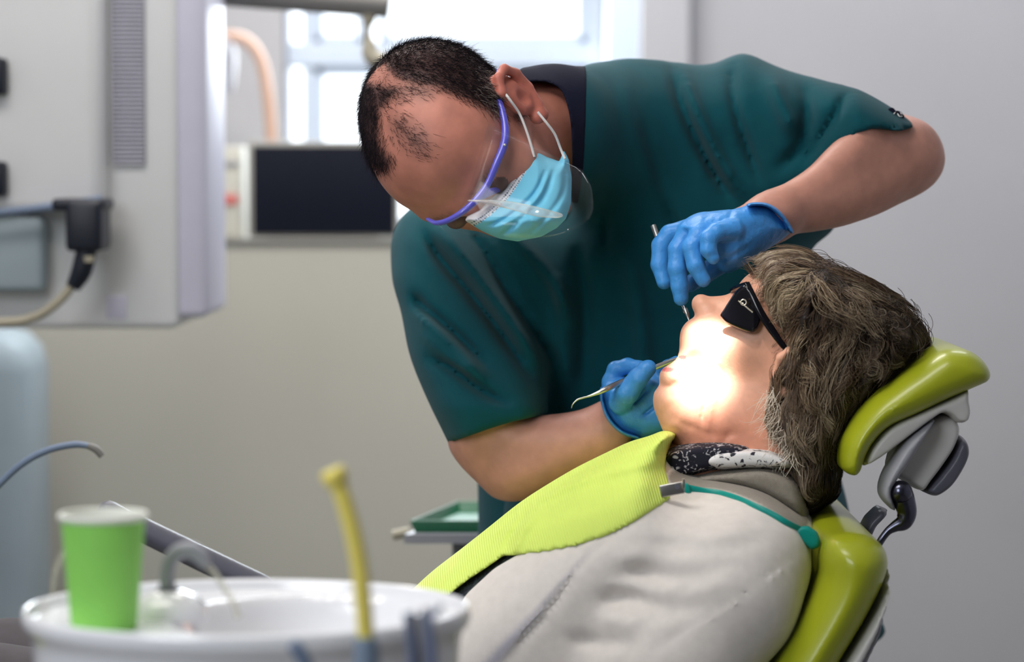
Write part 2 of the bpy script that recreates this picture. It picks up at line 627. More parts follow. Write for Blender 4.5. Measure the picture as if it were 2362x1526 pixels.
class Fld:
    def __init__(s, lo, hi, h):
        s.lo, s.h = np.array(lo, np.float64), h
        s.n = (np.ceil((np.array(hi) - s.lo) / h).astype(int) + 1)
        s.D = np.full(s.n, 0.05, np.float32)
        s.ax = [(s.lo[i] + h * np.arange(s.n[i])).astype(np.float32) for i in range(3)]

    def _sub(s, lo, hi):
        i0 = np.clip(np.floor((np.array(lo) - s.lo) / s.h).astype(int), 0, s.n)
        i1 = np.clip(np.ceil((np.array(hi) - s.lo) / s.h).astype(int) + 1, 0, s.n)
        sl = tuple(slice(a, b) for a, b in zip(i0, i1))
        x = s.ax[0][sl[0]][:, None, None]
        y = s.ax[1][sl[1]][None, :, None]
        z = s.ax[2][sl[2]][None, None, :]
        return sl, x, y, z

    def add(s, prim, k=0.01):
        fn, lo, hi = prim
        e = k + 3 * s.h + 0.012
        sl, x, y, z = s._sub(lo - e, hi + e)
        if min(b.stop - b.start for b in sl) <= 0: return s
        s.D[sl] = smin(s.D[sl], fn(x, y, z), k)
        return s

    def cut(s, prim, k=0.004):
        fn, lo, hi = prim
        e = k + 3 * s.h + 0.005
        sl, x, y, z = s._sub(lo - e, hi + e)
        if min(b.stop - b.start for b in sl) <= 0: return s
        s.D[sl] = -smin(-s.D[sl], fn(x, y, z), k)
        return s

    def mod(s, fn):
        s.D += fn(s.ax[0][:, None, None], s.ax[1][None, :, None], s.ax[2][None, None, :]).astype(np.float32)
        return s

    def at(s, p):
        u = np.clip((p - s.lo) / s.h, 0, s.n - 1.001)
        i = u.astype(int)
        f = u - i
        r = 0
        for a in (0, 1):
            for b in (0, 1):
                for c in (0, 1):
                    w = (f[:, 0] if a else 1 - f[:, 0]) * (f[:, 1] if b else 1 - f[:, 1]) * (f[:, 2] if c else 1 - f[:, 2])
                    r = r + w * s.D[i[:, 0] + a, i[:, 1] + b, i[:, 2] + c]
        return r

    def grad(s, p):
        e = s.h * 1.5
        g = np.stack([s.at(p + np.eye(3)[i] * e) - s.at(p - np.eye(3)[i] * e) for i in range(3)], -1)
        return g / (np.linalg.norm(g, axis=1, keepdims=True) + 1e-9)

    def surf(s, relax=2):
        D = s.D.copy()
        D[[0, -1]] = np.maximum(D[[0, -1]], 1e-3)
        D[:, [0, -1]] = np.maximum(D[:, [0, -1]], 1e-3)
        D[:, :, [0, -1]] = np.maximum(D[:, :, [0, -1]], 1e-3)
        S = D < 0
        c = [S[a:S.shape[0] - 1 + a, b:S.shape[1] - 1 + b, d:S.shape[2] - 1 + d] for a in (0, 1) for b in (0, 1) for d in (0, 1)]
        allv, anyv = c[0].copy(), c[0].copy()
        for q in c[1:]:
            allv &= q
            anyv |= q
        idx = np.argwhere(anyv & ~allv)
        acc = np.zeros((len(idx), 3))
        cnt = np.zeros(len(idx))
        cor = [(a, b, d) for a in (0, 1) for b in (0, 1) for d in (0, 1)]
        for a in cor:
            for b in cor:
                if sum(abs(a[i] - b[i]) for i in range(3)) == 1 and a < b:
                    da = D[idx[:, 0] + a[0], idx[:, 1] + a[1], idx[:, 2] + a[2]]
                    db = D[idx[:, 0] + b[0], idx[:, 1] + b[1], idx[:, 2] + b[2]]
                    m = (da < 0) != (db < 0)
                    t = np.where(m, da / np.where(m, da - db, 1), 0)
                    pos = np.array(a) + t[:, None] * (np.array(b) - np.array(a))
                    acc += pos * m[:, None]
                    cnt += m
        V = s.lo + s.h * (idx + acc / cnt[:, None])
        ids = np.full([q - 1 for q in D.shape], -1, np.int32)
        ids[idx[:, 0], idx[:, 1], idx[:, 2]] = np.arange(len(idx))
        Q = []
        for ax in range(3):
            sa = [slice(None)] * 3
            sb = [slice(None)] * 3
            sa[ax], sb[ax] = slice(0, -1), slice(1, None)
            A, B = S[tuple(sa)], S[tuple(sb)]
            e = np.argwhere(A != B)
            o1, o2 = (ax + 1) % 3, (ax + 2) % 3
            ok = (e[:, o1] > 0) & (e[:, o2] > 0) & (e[:, o1] < D.shape[o1] - 1) & (e[:, o2] < D.shape[o2] - 1)
            e = e[ok]
            fl = A[e[:, 0], e[:, 1], e[:, 2]]
            q = []
            for (u, v) in ((-1, -1), (0, -1), (0, 0), (-1, 0)):
                g = e.copy()
                g[:, o1] += u
                g[:, o2] += v
                q.append(ids[g[:, 0], g[:, 1], g[:, 2]])
            q = np.stack(q, 1)
            q[~fl] = q[~fl][:, ::-1]
            Q.append(q)
        Q = np.concatenate(Q)
        for _ in range(relax):
            sm = np.zeros_like(V)
            n = np.zeros(len(V))
            for a, b in ((0, 1), (1, 2), (2, 3), (3, 0)):
                for ii in range(3):
                    sm[:, ii] += np.bincount(Q[:, a], V[Q[:, b], ii], len(V)) + np.bincount(Q[:, b], V[Q[:, a], ii], len(V))
                n += np.bincount(Q[:, a], minlength=len(V)) + np.bincount(Q[:, b], minlength=len(V))
            V = V * 0.5 + 0.5 * sm / np.maximum(n, 1)[:, None]
        return V, Q

    def build(s, name, m, parent=None, relax=2, color=None):
        V, Q = s.surf(relax)
        return mk(name, V, Q, m, parent, True, color(V) if color else None)


def fit(prims, h, pad=0.02):
    return Fld(np.min([p[1] for p in prims], 0) - pad, np.max([p[2] for p in prims], 0) + pad, h)


def solid(name, prims, h, m, parent=None, k=0.01, relax=2, color=None, cuts=(), kc=0.003):
    f = fit(prims, h)
    for p in prims:
        f.add(p, k)
    for c in cuts:
        f.cut(c, kc)
    return f.build(name, m, parent, relax, color)


def noise3(p, scale, seed=0, octaves=3):
    """cheap value noise, p (N,3) -> about -1..1"""
    out = 0
    amp = 1.0
    for o in range(octaves):
        q = p * scale * 2 ** o + seed * 17.3
        i = np.floor(q).astype(np.int64)
        f = q - i
        f = f * f * (3 - 2 * f)
        r = 0
        for a in (0, 1):
            for b in (0, 1):
                for c in (0, 1):
                    hsh = ((i[:, 0] + a) * 73856093 ^ (i[:, 1] + b) * 19349663 ^ (i[:, 2] + c) * 83492791) & 0xFFFF
                    v = ((hsh * 2654435761) & 0xFFFFFF) / 0x7FFFFF - 1
                    r = r + v * (f[:, 0] if a else 1 - f[:, 0]) * (f[:, 1] if b else 1 - f[:, 1]) * (f[:, 2] if c else 1 - f[:, 2])
        out = out + r * amp
        amp *= 0.5
    return out


def strand_mesh(name, pts, r0, r1, cols, m, parent):
    """pts (N,K,3); three-sided tapering tubes"""
    N, K, _ = pts.shape
    T = np.gradient(pts, axis=1)
    T /= np.linalg.norm(T, axis=2, keepdims=True) + 1e-9
    up = np.array([0.13, -0.98, 0.2])
    A = np.cross(T, up)
    A /= np.linalg.norm(A, axis=2, keepdims=True) + 1e-9
    B = np.cross(T, A)
    t = np.linspace(0, 1, K)[None, :, None]
    r0 = np.asarray(r0).reshape(-1, 1, 1) * np.ones((N, 1, 1))
    rad = r0 + (r1 - r0) * t ** 2
    V = np.stack([pts + rad * (A * math.cos(a) + B * math.sin(a)) for a in (0, 2.094, 4.189)], 2)
    V = V.reshape(-1, 3)
    base = (np.arange(N)[:, None, None] * K + np.arange(K - 1)[None, :, None]) * 3
    j = np.arange(3)[None, None, :]
    jn = (j + 1) % 3
    Q = np.stack([base + j, base + jn, base + 3 + jn, base + 3 + j], -1).reshape(-1, 4)
    C = np.repeat(cols, K * 3, axis=0)
    return mk(name, V, Q, m, parent, True, C)

# ================================================================== the room
XL, XR, YB, ZC = -1.35, 1.5, 5.6, 2.75


def bx(px0, py0, px1, py1, Y0, Y1):
    """box whose front face covers the given photo rectangle at depth Y0"""
    a, b = P(px0, py1, Y0), P(px1, py0, Y0)
    return (a.x, Y0, a.z), (b.x, Y1, b.z)


def structure(o):
    o['kind'] = 'structure'
    return o


structure(MB().box((XL - .1, -0.6, -0.1), (XR + .1, YB + .3, 0)).build('floor', M['floor'], smooth=False))
structure(MB().box((XL - .1, -0.6, ZC), (XR + .1, YB + .3, ZC + .1)).build('ceiling', M['ceiling'], smooth=False))
structure(MB().box((XL - .1, -0.6, 0), (XL, YB + .2, ZC)).build('wall_left', M['wall'], smooth=False))
structure(MB().box((XR, -0.6, 0), (XR + .1, YB + .2, ZC)).build('wall_right', M['wall'], smooth=False))
structure(MB().box((XL - .1, -0.7, 0), (XR + .1, -0.6, ZC)).build('wall_front', M['wall'], smooth=False))
wx0, wx1 = P(655, 300, YB).x, P(1396, 300, YB).x
wz0, wz1 = P(900, 560, YB).z, 2.2
w = MB()
w.box((XL, YB, 0), (wx0, YB + .2, ZC)).box((wx1, YB, 0), (XR, YB + .2, ZC))
w.box((wx0, YB, 0), (wx1, YB + .2, wz0)).box((wx0, YB, wz1), (wx1, YB + .2, ZC))
structure(w.build('wall_back', M['wall'], smooth=False))
# window: outer frame, transom, mullion, sashes, glass
yw0, yw1 = YB + .05, YB + .11
tz0, tz1 = P(900, 152, YB).z, P(900, 96, YB).z
mxc0, mxc1 = P(836, 300, YB).x, P(872, 300, YB).x
fr = MB()
fr.box((wx0, yw0, wz0), (wx0 + .006, yw1, wz1), .002).box((P(699, 300, yw0).x, yw0, wz0), (P(726, 300, yw0).x, yw1, wz1), .004).box((wx1 - .036, yw0, wz0), (wx1, yw1, wz1), .004)
fr.box((wx0, yw0, wz0), (wx1, yw1, wz0 + .03), .004).box((wx0, yw0, wz1 - .04), (wx1, yw1, wz1), .004)
fr.box((wx0, yw0 - .01, tz0), (wx1, yw1, tz1), .006)
win = structure(fr.build('window_1', M['frame'], smooth=False))
sash = MB()
for a, b, z0, z1 in ((P(726, 300, yw0).x, mxc0, tz1, wz1 - .04), (mxc1, wx1 - .036, tz1, wz1 - .04), (P(726, 300, yw0).x, mxc0 + .1, wz0 + .03, tz0), (mxc0 + .12, wx1 - .036, wz0 + .03, tz0)):
    t = .016
    sash.box((a, yw0 + .01, z0), (a + t, yw1 + .01, z1), .003).box((b - t, yw0 + .01, z0), (b, yw1 + .01, z1), .003)
    sash.box((a, yw0 + .01, z0), (b, yw1 + .01, z0 + t), .003).box((a, yw0 + .01, z1 - t), (b, yw1 + .01, z1), .003)
sash.build('sash', M['frame'], win, smooth=False)
gm = mat('window_glass', (245, 248, 250), 0.02, trans=1.0, ior=1.02)
MB().box((wx0 + .02, yw0 + .03, wz0 + .02), (wx1 - .02, yw0 + .034, wz1 - .02)).build('pane', gm, win, smooth=False)
# a bright overcast courtyard seen through the window: plain pale house front far outside
structure(MB().box((-2.4, 9.0, -0.5), (2.4, 9.2, 0.9)).build('ground_outside', mat('snowy_ground', (235, 235, 238), 0.9, noise=0.02), smooth=False))
# pilaster and pipe chase to the right of the window
a, b = P(1476, 100, YB - .06).x, P(1592, 100, YB - .06).x
structure(MB().box((a, YB - .06, 0), (b, YB, ZC), .004).build('trim_1', M['wall'], smooth=False))
structure(MB().box((P(1398, 100, YB).x, YB - .02, 0), (a, YB, ZC), .004).build('trim_2', M['frame'], smooth=False))
# half-height partition wall with a ledge, left part of the room
pz = P(700, 549, 5.0).z
px1 = P(1250, 500, 5.0).x
structure(MB().box((XL, 5.0, 0), (px1, YB - .02, pz - .005)).build('wall_partition', M['wall_warm'], smooth=False))
structure(MB().box((XL, 4.992, pz - .006), (px1 + .01, YB - .01, pz), .001).build('trim_3', M['sill'], smooth=False))

# ------------------------------------------------------------------ things on the ledge
mon = empty('computer_monitor', P(750, 545, 5.06), 'black flat computer monitor standing on the ledge under the window', 'monitor')
l, h_ = bx(572, 325, 920, 546, 5.03, 5.06)
MB().box((l[0], 5.03, pz + .001), (h_[0], 5.06, h_[2]), .004).build('bezel', M['sill'], mon)
l, h_ = bx(583, 336, 911, 541, 5.027, 5.032)
MB().box(l, h_, .001).build('screen', M['screen'], mon)
c = P(745, 545, 5.07)
MB().box((c.x - .03, 5.06, pz + .01), (c.x + .03, 5.085, l[2] + .15), .005).box((c.x - .1, 5.06, pz), (c.x + .1, 5.2, pz + .008), .003).build('stand', M['greyplastic'], mon)

bo = empty('paper_carton', (P(520, 545, 5.03).x, 5.03, pz), 'pale upright carton with a red print, left of the monitor', 'box')
l, h_ = bx(478, 338, 556, 545, 5.03, 5.15)
MB().box((l[0], l[1], pz), h_, .004).build('carton', M['box'], bo)
l, h_ = bx(498, 448, 548, 470, 5.026, 5.031)
MB().box(l, h_).build('label', M['red'], bo)
l, h_ = bx(492, 372, 550, 380, 5.026, 5.031)
MB().box(l, h_).build('printed_line', M['greyplastic'], bo)

la = empty('tube_lamp', (P(628, 545, 5.35).x, 5.35, pz), 'peach-coloured bent tube lamp arm rising from the ledge left of the window', 'lamp')
pxtube([(470, 86, 5.35, 13), (520, 84, 5.35, 13), (565, 92, 5.35, 13), (598, 130, 5.35, 13), (615, 200, 5.35, 13), (626, 320, 5.35, 13), (632, 535, 5.35, 13)], 12).build('arm', M['orange'], la)
MB().lathe([(0, 0), (.055, 0), (.055, .008), (.04, .014), (.011, .02), (.011, .05)], (P(632, 545, 5.35).x, 5.35, pz), 32).build('base', M['orange'], la)
pxtube([(440, 110, 5.35, 20), (505, 112, 5.35, 34), (508, 185, 5.35, 34), (506, 212, 5.35, 30)], 16).build('lamp_shade', M['greyplastic'], la)

# ------------------------------------------------------------------ grey lamp arm hanging from the ceiling
ha = empty('ceiling_lamp_arm', (P(480, 0, 4.3).x - .1, 4.3, ZC), 'grey jointed lamp arm hanging in front of the top of the window', 'lamp')
z_ = P(700, 0, 4.3)
pxtube([(380, -30, 4.3, 34), (860, 8, 4.3, 31), (878, 10, 4.3, 28)], 20, 2, flat=1).build('arm', M['armgrey'], ha)
cpt = P(400, -30, 4.3)
MB().tube([(cpt.x, 4.3, cpt.z), (cpt.x, 4.3, ZC)], .02, 16).build('ceiling_post', M['armgrey'], ha)
pxtube([(852, 20, 4.3, 22), (850, 48, 4.3, 14), (848, 62, 4.3, 8), (848, 84, 4.3, 8), (852, 104, 4.3, 15), (858, 130, 4.3, 20), (900, 150, 4.3, 22), (960, 165, 4.3, 24)], 16, 5).build('joint', M['cream'], ha)

# ------------------------------------------------------------------ wall unit at the left
du = empty('dental_wall_unit', (-1.0, 4.05, P(300, 755, 4.0).z), 'tall white wall-mounted unit with a long slotted vent, upper left', 'wall unit')
YD = 4.0
zt = 1.95
f = MB()
a, b = P(236, 758, YD), P(412, 758, YD)
f.box((-1.0, YD, a.z), (b.x, YD + .3, zt), .012)
f.build('housing', M['device'], du)
a2 = P(480, 742, YD + .02)
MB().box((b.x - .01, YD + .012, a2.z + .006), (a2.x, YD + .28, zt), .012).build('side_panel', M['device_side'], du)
a3 = P(244, 760, YD)
R = Matrix.Rotation(math.radians(-5), 3, 'Z')
pl, ph = P(-160, 486, 3.95), P(238, 486, 3.95)
MB().box((pl.x, 3.93, P(0, 486, 3.95).z), (ph.x, 4.02, zt - .02), .014, R).build('front_cover', M['device'], du)
vb = MB()
v0, v1 = P(258, 378, YD - .012), P(334, 378, YD - .012)
z = v0.z
vent = MB().box((v0.x, YD - .006, v0.z), (v1.x, YD + .002, zt - .1), .002).build('vent', M['greyplastic'], du)
while z < zt - .11:
    vb.box((v0.x + .001, YD - .012, z), (v1.x - .001, YD - .004, z + .0028))
    z += .0062
vb.build('vent_slats', M['vent'], vent, smooth=False)
l, h_ = bx(246, 682, 292, 735, YD - .002, YD + .002)
MB().box(l, h_, .0008).build('label_plate', M['device_side'], du)
pxtube([(-40, 494, 3.9, 9), (120, 476, 3.9, 10), (235, 458, 3.9, 9)], 10, 4).build('cover_edge', M['bluegrey'], du)
l, h_ = bx(-100, 500, 98, 672, 3.94, 3.99)
MB().box(l, h_, .01).build('lower_panel', M['palecyan'], du)
for i, (y0, y1) in enumerate(((132, 218), (372, 452))):
    l, h_ = bx(-60, y0, 9, y1, 3.9, 3.96)
    MB().box(l, h_, .006).build('button', M['black'], du)
MB().box((-XL * -1 + .0, YD + .06, 1.25), (-.99, YD + .2, 1.6), .01).build('wall_bracket', M['greyplastic'], du)

pg = empty('black_connector', P(195, 530, 3.88), 'black plug with a cream cable on the white wall unit', 'plug')
l, h_ = bx(150, 462, 232, 580, 3.84, 3.94)
pb = MB()
pb.box(l, h_, .008)
l2, h2 = bx(118, 458, 240, 486, 3.85, 3.95)
pb.box(l2, h2, .006)
pb.build('plug_body', M['black'], pg)
pxtube([(200, 575, 3.86, 24), (188, 625, 3.86, 24), (168, 662, 3.86, 17)], 14, 3).build('strain_relief', M['black'], pg)
pxtube([(205, 590, 3.84, 12), (206, 604, 3.84, 11)], 12, 2).build('screw', M['cream'], pg)
pxtube([(168, 655, 3.86, 11), (140, 690, 3.86, 11), (90, 726, 3.86, 11), (30, 742, 3.86, 11), (-60, 738, 3.86, 11), (-160, 700, 3.86, 11)], 12).build('cable', M['cream'], pg)

# pale blue cabinet at the left edge and a hose in front of it
cl = MB()
pa, pb_ = P(-170, 760, 4.5), P(60, 760, 4.5)
cl.box((pa.x, 4.6, 0), (pb_.x - .02, 4.9, P(0, 778, 4.5).z), .09)
tag(cl.build('supply_cabinet', M['palecyan']), 'pale blue cabinet at the left edge below the white unit', 'cabinet')
ho = empty('handpiece_hose', P(0, 1300, 3.32), 'thin blue-grey arched hose at the left edge', 'hose')
pxtube([(-80, 1200, 3.32, 8), (-10, 1125, 3.32, 8), (50, 1070, 3.32, 8), (110, 1038, 3.32, 8), (170, 1025, 3.32, 8), (205, 1028, 3.32, 7)], 12).build('tube', M['bluegrey'], ho)
pxtube([(203, 1027, 3.32, 8), (222, 1036, 3.32, 9), (236, 1052, 3.32, 8)], 12, 3).build('tip', M['armgrey'], ho)
hb = P(-80, 1200, 3.32)
MB().tube([(hb.x, 3.32, hb.z), (hb.x - .02, 3.32, .6), (hb.x - .02, 3.32, .01)], [.012, .02, .05], 16).build('holder_post', M['greyplastic'], ho)

# ------------------------------------------------------------------ tray table behind
tt = empty('tray_table', (P(1150, 1250, 3.75).x, 3.75, 0), 'narrow grey tray table carrying the green tray, behind the lime bib', 'table')
RZ = Matrix.Rotation(math.radians(24), 3, 'Z')
c0 = P(934, 1250, 3.56)
tc_ = Vector((c0.x + .25, 3.68, c0.z))


def rbox(cx, cy, cz, sx, sy, sz, bev, mb=None):
    mb = mb or MB()
    return mb.box((cx - sx / 2, cy - sy / 2, cz - sz / 2), (cx + sx / 2, cy + sy / 2, cz + sz / 2), bev, RZ)


tz = P(1000, 1232, 3.6).z
tb = MB()


def quadbox(mb, c, z0, z1, bev=.003):
    """prism over a plan quadrilateral"""
    V = [(x, y, z0) for x, y in c] + [(x, y, z1) for x, y in c]
    return mb.add(V, [(3, 2, 1, 0), (4, 5, 6, 7), (0, 1, 5, 4), (1, 2, 6, 5), (2, 3, 7, 6), (3, 0, 4, 7)])


fl = P(932, 1232, 3.61)
fb = P(1050, 1190, 3.84)
plan = [(fl.x, 3.61), (fl.x + .17, 3.61), (fb.x + .16, 3.86), (fb.x, 3.86)]
quadbox(tb, plan, fl.z - .012, fl.z)
tb.build('table_top', M['greyplastic'], tt, smooth=False)
pp = P(1082, 1250, 3.72)
MB().box((pp.x - .022, 3.69, .03), (pp.x + .03, 3.75, fl.z - .012), .006).build('post', M['greyplastic'], tt)
MB().lathe([(0, .0), (.2, .0), (.2, .02), (.05, .035), (.03, .04)], (pp.x, 3.74, 0), 40, .7, .7).build('foot', M['knobgrey'], tt)
pxtube([(906, 1234, 3.70, 12), (945, 1226, 3.70, 12)], 14, 2).build('side_handle', M['cream'], tt)
tr_ = MB()
g0 = P(946, 1228, 3.62)
g1 = P(1068, 1180, 3.82)
Z0 = fl.z
hh = .014
pl0 = [(g0.x, 3.625), (g0.x + .155, 3.625), (g1.x + .14, 3.84), (g1.x - .008, 3.84)]


def shrink(pl, t):
    cx, cy = sum(p[0] for p in pl) / 4, sum(p[1] for p in pl) / 4
    return [(p[0] + (cx - p[0]) * t, p[1] + (cy - p[1]) * t) for p in pl]


o_ = pl0
rings = [(shrink(o_, .06), Z0), (o_, Z0 + hh), (o_, Z0 + hh + .002), (shrink(o_, .03), Z0 + hh + .002), (shrink(o_, .1), Z0 + .003)]
V = [(x, y, zz) for r_, zz in rings for x, y in r_]
Fq = []
for i in range(len(rings) - 1):
    for j in range(4):
        k = (j + 1) % 4
        Fq.append((i * 4 + j, i * 4 + k, (i + 1) * 4 + k, (i + 1) * 4 + j))
Fq += [(3, 2, 1, 0), (16, 17, 18, 19)]
tr_.add(V, Fq)
tro = tag(tr_.build('instrument_tray', M['tray'], smooth=False), 'green plastic instrument tray on the grey tray table', 'tray')

# ------------------------------------------------------------------ spittoon basin, cup, tubes
BY = 2.24
bc = P(570, 1395, BY)
cus = empty('spittoon_unit', (bc.x, BY, 0), 'white ceramic spittoon basin in the lower left, in front of the patient', 'basin')
ax_, by_ = .179, .150
nr, na = 46, 160
V, Fq = [], []


def inner(u, v):
    """height of the inside of the basin at plan position (metres from centre)"""
    e = math.hypot(u / ax_, v / by_)
    zp = -.011
    # bowl hollow, right of the cup shelf
    q = math.hypot((u - .052) / .112, (v - .006) / .118)
    if q < 1:
        zp -= .075 * (1 - q ** 2.6) ** 0.8
    return zp


ring = []
prof = []
for i in range(nr):
    r = .955 * i / (nr - 1)
    prof.append(('in', r))
for r, z in ((.965, -.008), (.975, -.003), (.985, 0), (.995, -.001), (1.0, -.005), (1.0, -.010), (.99, -.015), (.965, -.018), (.955, -.03), (.945, -.055), (.915, -.085), (.86, -.115), (.77, -.14), (.62, -.155), (.45, -.162), (.42, -.2), (.40, -.3)):
    prof.append((r, z))
for p_ in prof:
    for j in range(na):
        th = 2 * math.pi * j / na
        if p_[0] == 'in':
            u, v = p_[1] * ax_ * math.cos(th), p_[1] * by_ * math.sin(th)
            zz = inner(u, v)
        else:
            u, v = p_[0] * ax_ * math.cos(th), p_[0] * by_ * math.sin(th)
            zz = p_[1]
        V.append((bc.x + u, BY + v, bc.z + zz))
for i in range(len(prof) - 1):
    for j in range(na):
        k = (j + 1) % na
        Fq.append((i * na + j, i * na + k, (i + 1) * na + k, (i + 1) * na + j))
bowl = mk('bowl', V, Fq, M['ceramic'], cus)
MB().lathe([(.4, -.29), (.43, -.3), (.45, -.36), (.47, -bc.z + .03), (.62, -bc.z + .02), (.64, -bc.z), (0, -bc.z)], tuple(bc), 64, .179, .15).build('pedestal', M['shell'], cus)
shelf = bc.z - .011
# cup filler spout with base mound
sb = P(388, 1420, 2.26)
MB().lathe([(.0001, .020), (.012, .020), (.022, .016), (.03, .009), (.034, 0.0), (.034, -.002)], (sb.x, 2.26, shelf), 40).build('spout_base', M['ceramic'], cus)
zb = shelf + .018
MB().lathe([(.0001, .004), (.0085, .004), (.0095, .002), (.0095, 0)], (sb.x, 2.26, zb), 24).build('spout_ring', M['knobgrey'], cus)
sp = MB()
spts = [(sb.x, 2.26, zb)] + [P(a_, b_, 2.26) for a_, b_ in ((386, 1330), (392, 1295), (412, 1272), (440, 1268), (464, 1282), (478, 1304))]
c_ = cr([tuple(p) for p in spts], 6)
sp.tube(c_, [.0065] * (len(c_) - 6) + list(np.linspace(.0065, .0045, 6)), 20)
sp.build('spout', M['greyplastic'], cus)
pxtube([(478, 1302, 2.26, 8), (498, 1326, 2.26, 7), (520, 1360, 2.26, 7), (540, 1395, 2.26, 7), (550, 1424, 2.26, 8)], 12).build('water_stream', M['clear'], cus)
pxtube([(156, 1262, 2.32, 6), (138, 1290, 2.32, 6), (126, 1330, 2.32, 6), (120, 1400, 2.32, 6)], 10).build('filler_tube', M['clear'], cus)

cupc = P(240, 1430, 2.19)
cu = empty('paper_cup', (cupc.x, 2.19, shelf), 'lime green paper cup standing on the shelf of the white basin', 'cup')
sc_ = 2.19 / FP
ct = P(247, 1190, 2.19).z - shelf
rb_, rt = 76 * sc_, 97 * sc_
MB().lathe([(.0001, .006), (rb_ - .003, .006), (rb_ - .003, .0), (rb_, 0), (rt, ct), (rt - .0012, ct), (rb_ - .002, .008), (.0001, .008)], (cupc.x, 2.19, shelf), 72).build('cup_body', M['cup'], cu)
MB().lathe([(rt - .0018, ct - .002), (rt + .001, ct - .0025), (rt + .0026, ct - .0005), (rt + .0026, ct + .0015), (rt + .001, ct + .003), (rt - .001, ct + .0025), (rt - .0018, ct), (rt - .0019, ct - .004), (rb_ - .0024, .0095), (.0001, .0095)], (cupc.x, 2.19, shelf), 72).build('rim', M['cupw'], cu)

# holder bracket for suction tubes, in front of the basin
BZ = P(845, 1526, 2.0).z - .06
br = empty('suction_holder', (P(820, 1526, 2.02).x, 2.02, 0), 'holder bracket with grey sleeve and chrome fork at the bottom edge', 'holder')
x0, x1 = P(640, 1500, 2.0).x, P(1020, 1500, 2.0).x
MB().box((x0, 1.98, BZ - .03), (x1, 2.04, BZ), .008).build('bracket_bar', M['shell'], br)
xm = P(845, 1500, 2.0).x
MB().box((xm - .02, 1.99, 0.02), (xm + .02, 2.03, BZ - .03), .006).box((xm - .12, 1.93, 0), (xm + .12, 2.09, .025), .008).build('post', M['shell'], br)
pxtube([(848, 1720, 2.0, 30), (846, 1560, 2.0, 31), (845, 1490, 2.0, 29), (845, 1468, 2.0, 26)], 24, 3).build('sleeve', mat('slate_rubber', (122, 138, 158), 0.5, noise=0.04), br)
pxtube([(720, 1700, 2.0, 17), (712, 1560, 2.0, 17), (694, 1510, 2.0, 18), (680, 1488, 2.0, 17), (674, 1480, 2.0, 11)], 16, 4).build('small_nozzle', M['bluegrey'], br)
ck = MB()
ck.tube([P(a_, b_, 2.0) for a_, b_ in ((972, 1710), (972, 1540), (972, 1450), (972, 1412))], [22 * 2 / FP, 22 * 2 / FP, 25 * 2 / FP, 24 * 2 / FP], 24)
pt = P(972, 1412, 2.0)
ck.lathe([(24 * 2 / FP, 0), (20 * 2 / FP, .003), (10 * 2 / FP, .005), (.0001, .0055)], tuple(pt), 24)
ck.build('chrome_cap', mat('satin_chrome', (214, 214, 220), 0.3, metal=0.7, noise=0.03), br)
fk = MB()
pxtube([(945, 1700, 1.99, 9), (950, 1526, 1.99, 10), (945, 1470, 1.99, 10), (938, 1410, 1.99, 9)], 12, 4, mb=fk)
pxtube([(1000, 1700, 1.99, 9), (998, 1526, 1.99, 11), (994, 1470, 1.99, 10), (990, 1430, 1.99, 9), (1003, 1412, 1.99, 8), (1022, 1396, 1.99, 7)], 12, 4, mb=fk)
fk.build('fork', mat('blue_grey_metal', (108, 118, 148), 0.35, noise=0.04, coat=0.3), br)
ye = empty('saliva_ejector', P(846, 1490, 2.0), 'yellow bent suction tube standing upright in the grey sleeve', 'suction tube')
pxtube([(846, 1560, 2.0, 20), (842, 1440, 2.0, 20), (836, 1370, 2.0, 20), (830, 1310, 2.0, 20), (816, 1235, 2.0, 20), (797, 1165, 2.0, 20), (778, 1108, 2.0, 20)], 20).build('tube', M['yellow'], ye)
pxtube([(780, 1120, 2.0, 24), (774, 1104, 2.0, 30), (768, 1088, 2.0, 30), (765, 1081, 2.0, 23)], 20, 4).build('tip', M['yellow'], ye)

# ------------------------------------------------------------------ dental chair
ch = empty('dental_chair', (.35, 2.98, 0), 'reclined dental chair with lime green vinyl cushions and white shells', 'dental chair')
CY = 2.98
# headrest
hp = [(2150, 810), (2180, 800), (2222, 803), (2256, 824), (2274, 852), (2271, 873), (2245, 886), (2180, 914), (2108, 948), (2047, 976), (2012, 1008), (1990, 1045), (1977, 1082), (1962, 1091), (1938, 1078), (1934, 1049), (1941, 1006), (1969, 959), (2010, 913), (2062, 872), (2108, 840)]
solid('headrest_cushion', [infl(hp, 48, .135, CY, ref=2.9, ext=.035)], .003, M['vinyl'], ch)
sh = [(1990, 1078), (1978, 1082), (1985, 1039), (2010, 1000), (2047, 966), (2108, 938), (2180, 906), (2236, 880), (2233, 910), (2238, 946), (2228, 972), (2200, 978), (2172, 955), (2150, 965), (2090, 1010), (2030, 1055)]
solid('headrest_shell', [infl(sh, 16, .118, CY, ref=2.9)], .003, M['shell'], ch)
bd = [(2090, 1000), (2180, 950), (2216, 982), (2206, 1028), (2180, 1070), (2150, 1110), (2127, 1135), (2085, 1112), (2058, 1095), (2066, 1050)]
hinge = solid('headrest_joint', [infl(bd, 14, .05, CY - .045, ref=2.9)], .0025, M['shell'], ch)
kn = [(2212, 1010), (2232, 1015), (2240, 1040), (2232, 1070), (2205, 1115), (2180, 1138), (2158, 1148), (2138, 1140), (2128, 1132), (2160, 1095), (2190, 1055)]
solid('adjusting_knob', [infl(kn, 12, .045, CY - .045, ref=2.9)], .0025, M['knobgrey'], hinge)
lk = [(2150, 958), (2135, 985), (2095, 1050), (2062, 1098), (2048, 1128), (2060, 1172), (2040, 1160), (2022, 1135), (2026, 1101), (2045, 1062), (2085, 1005)]
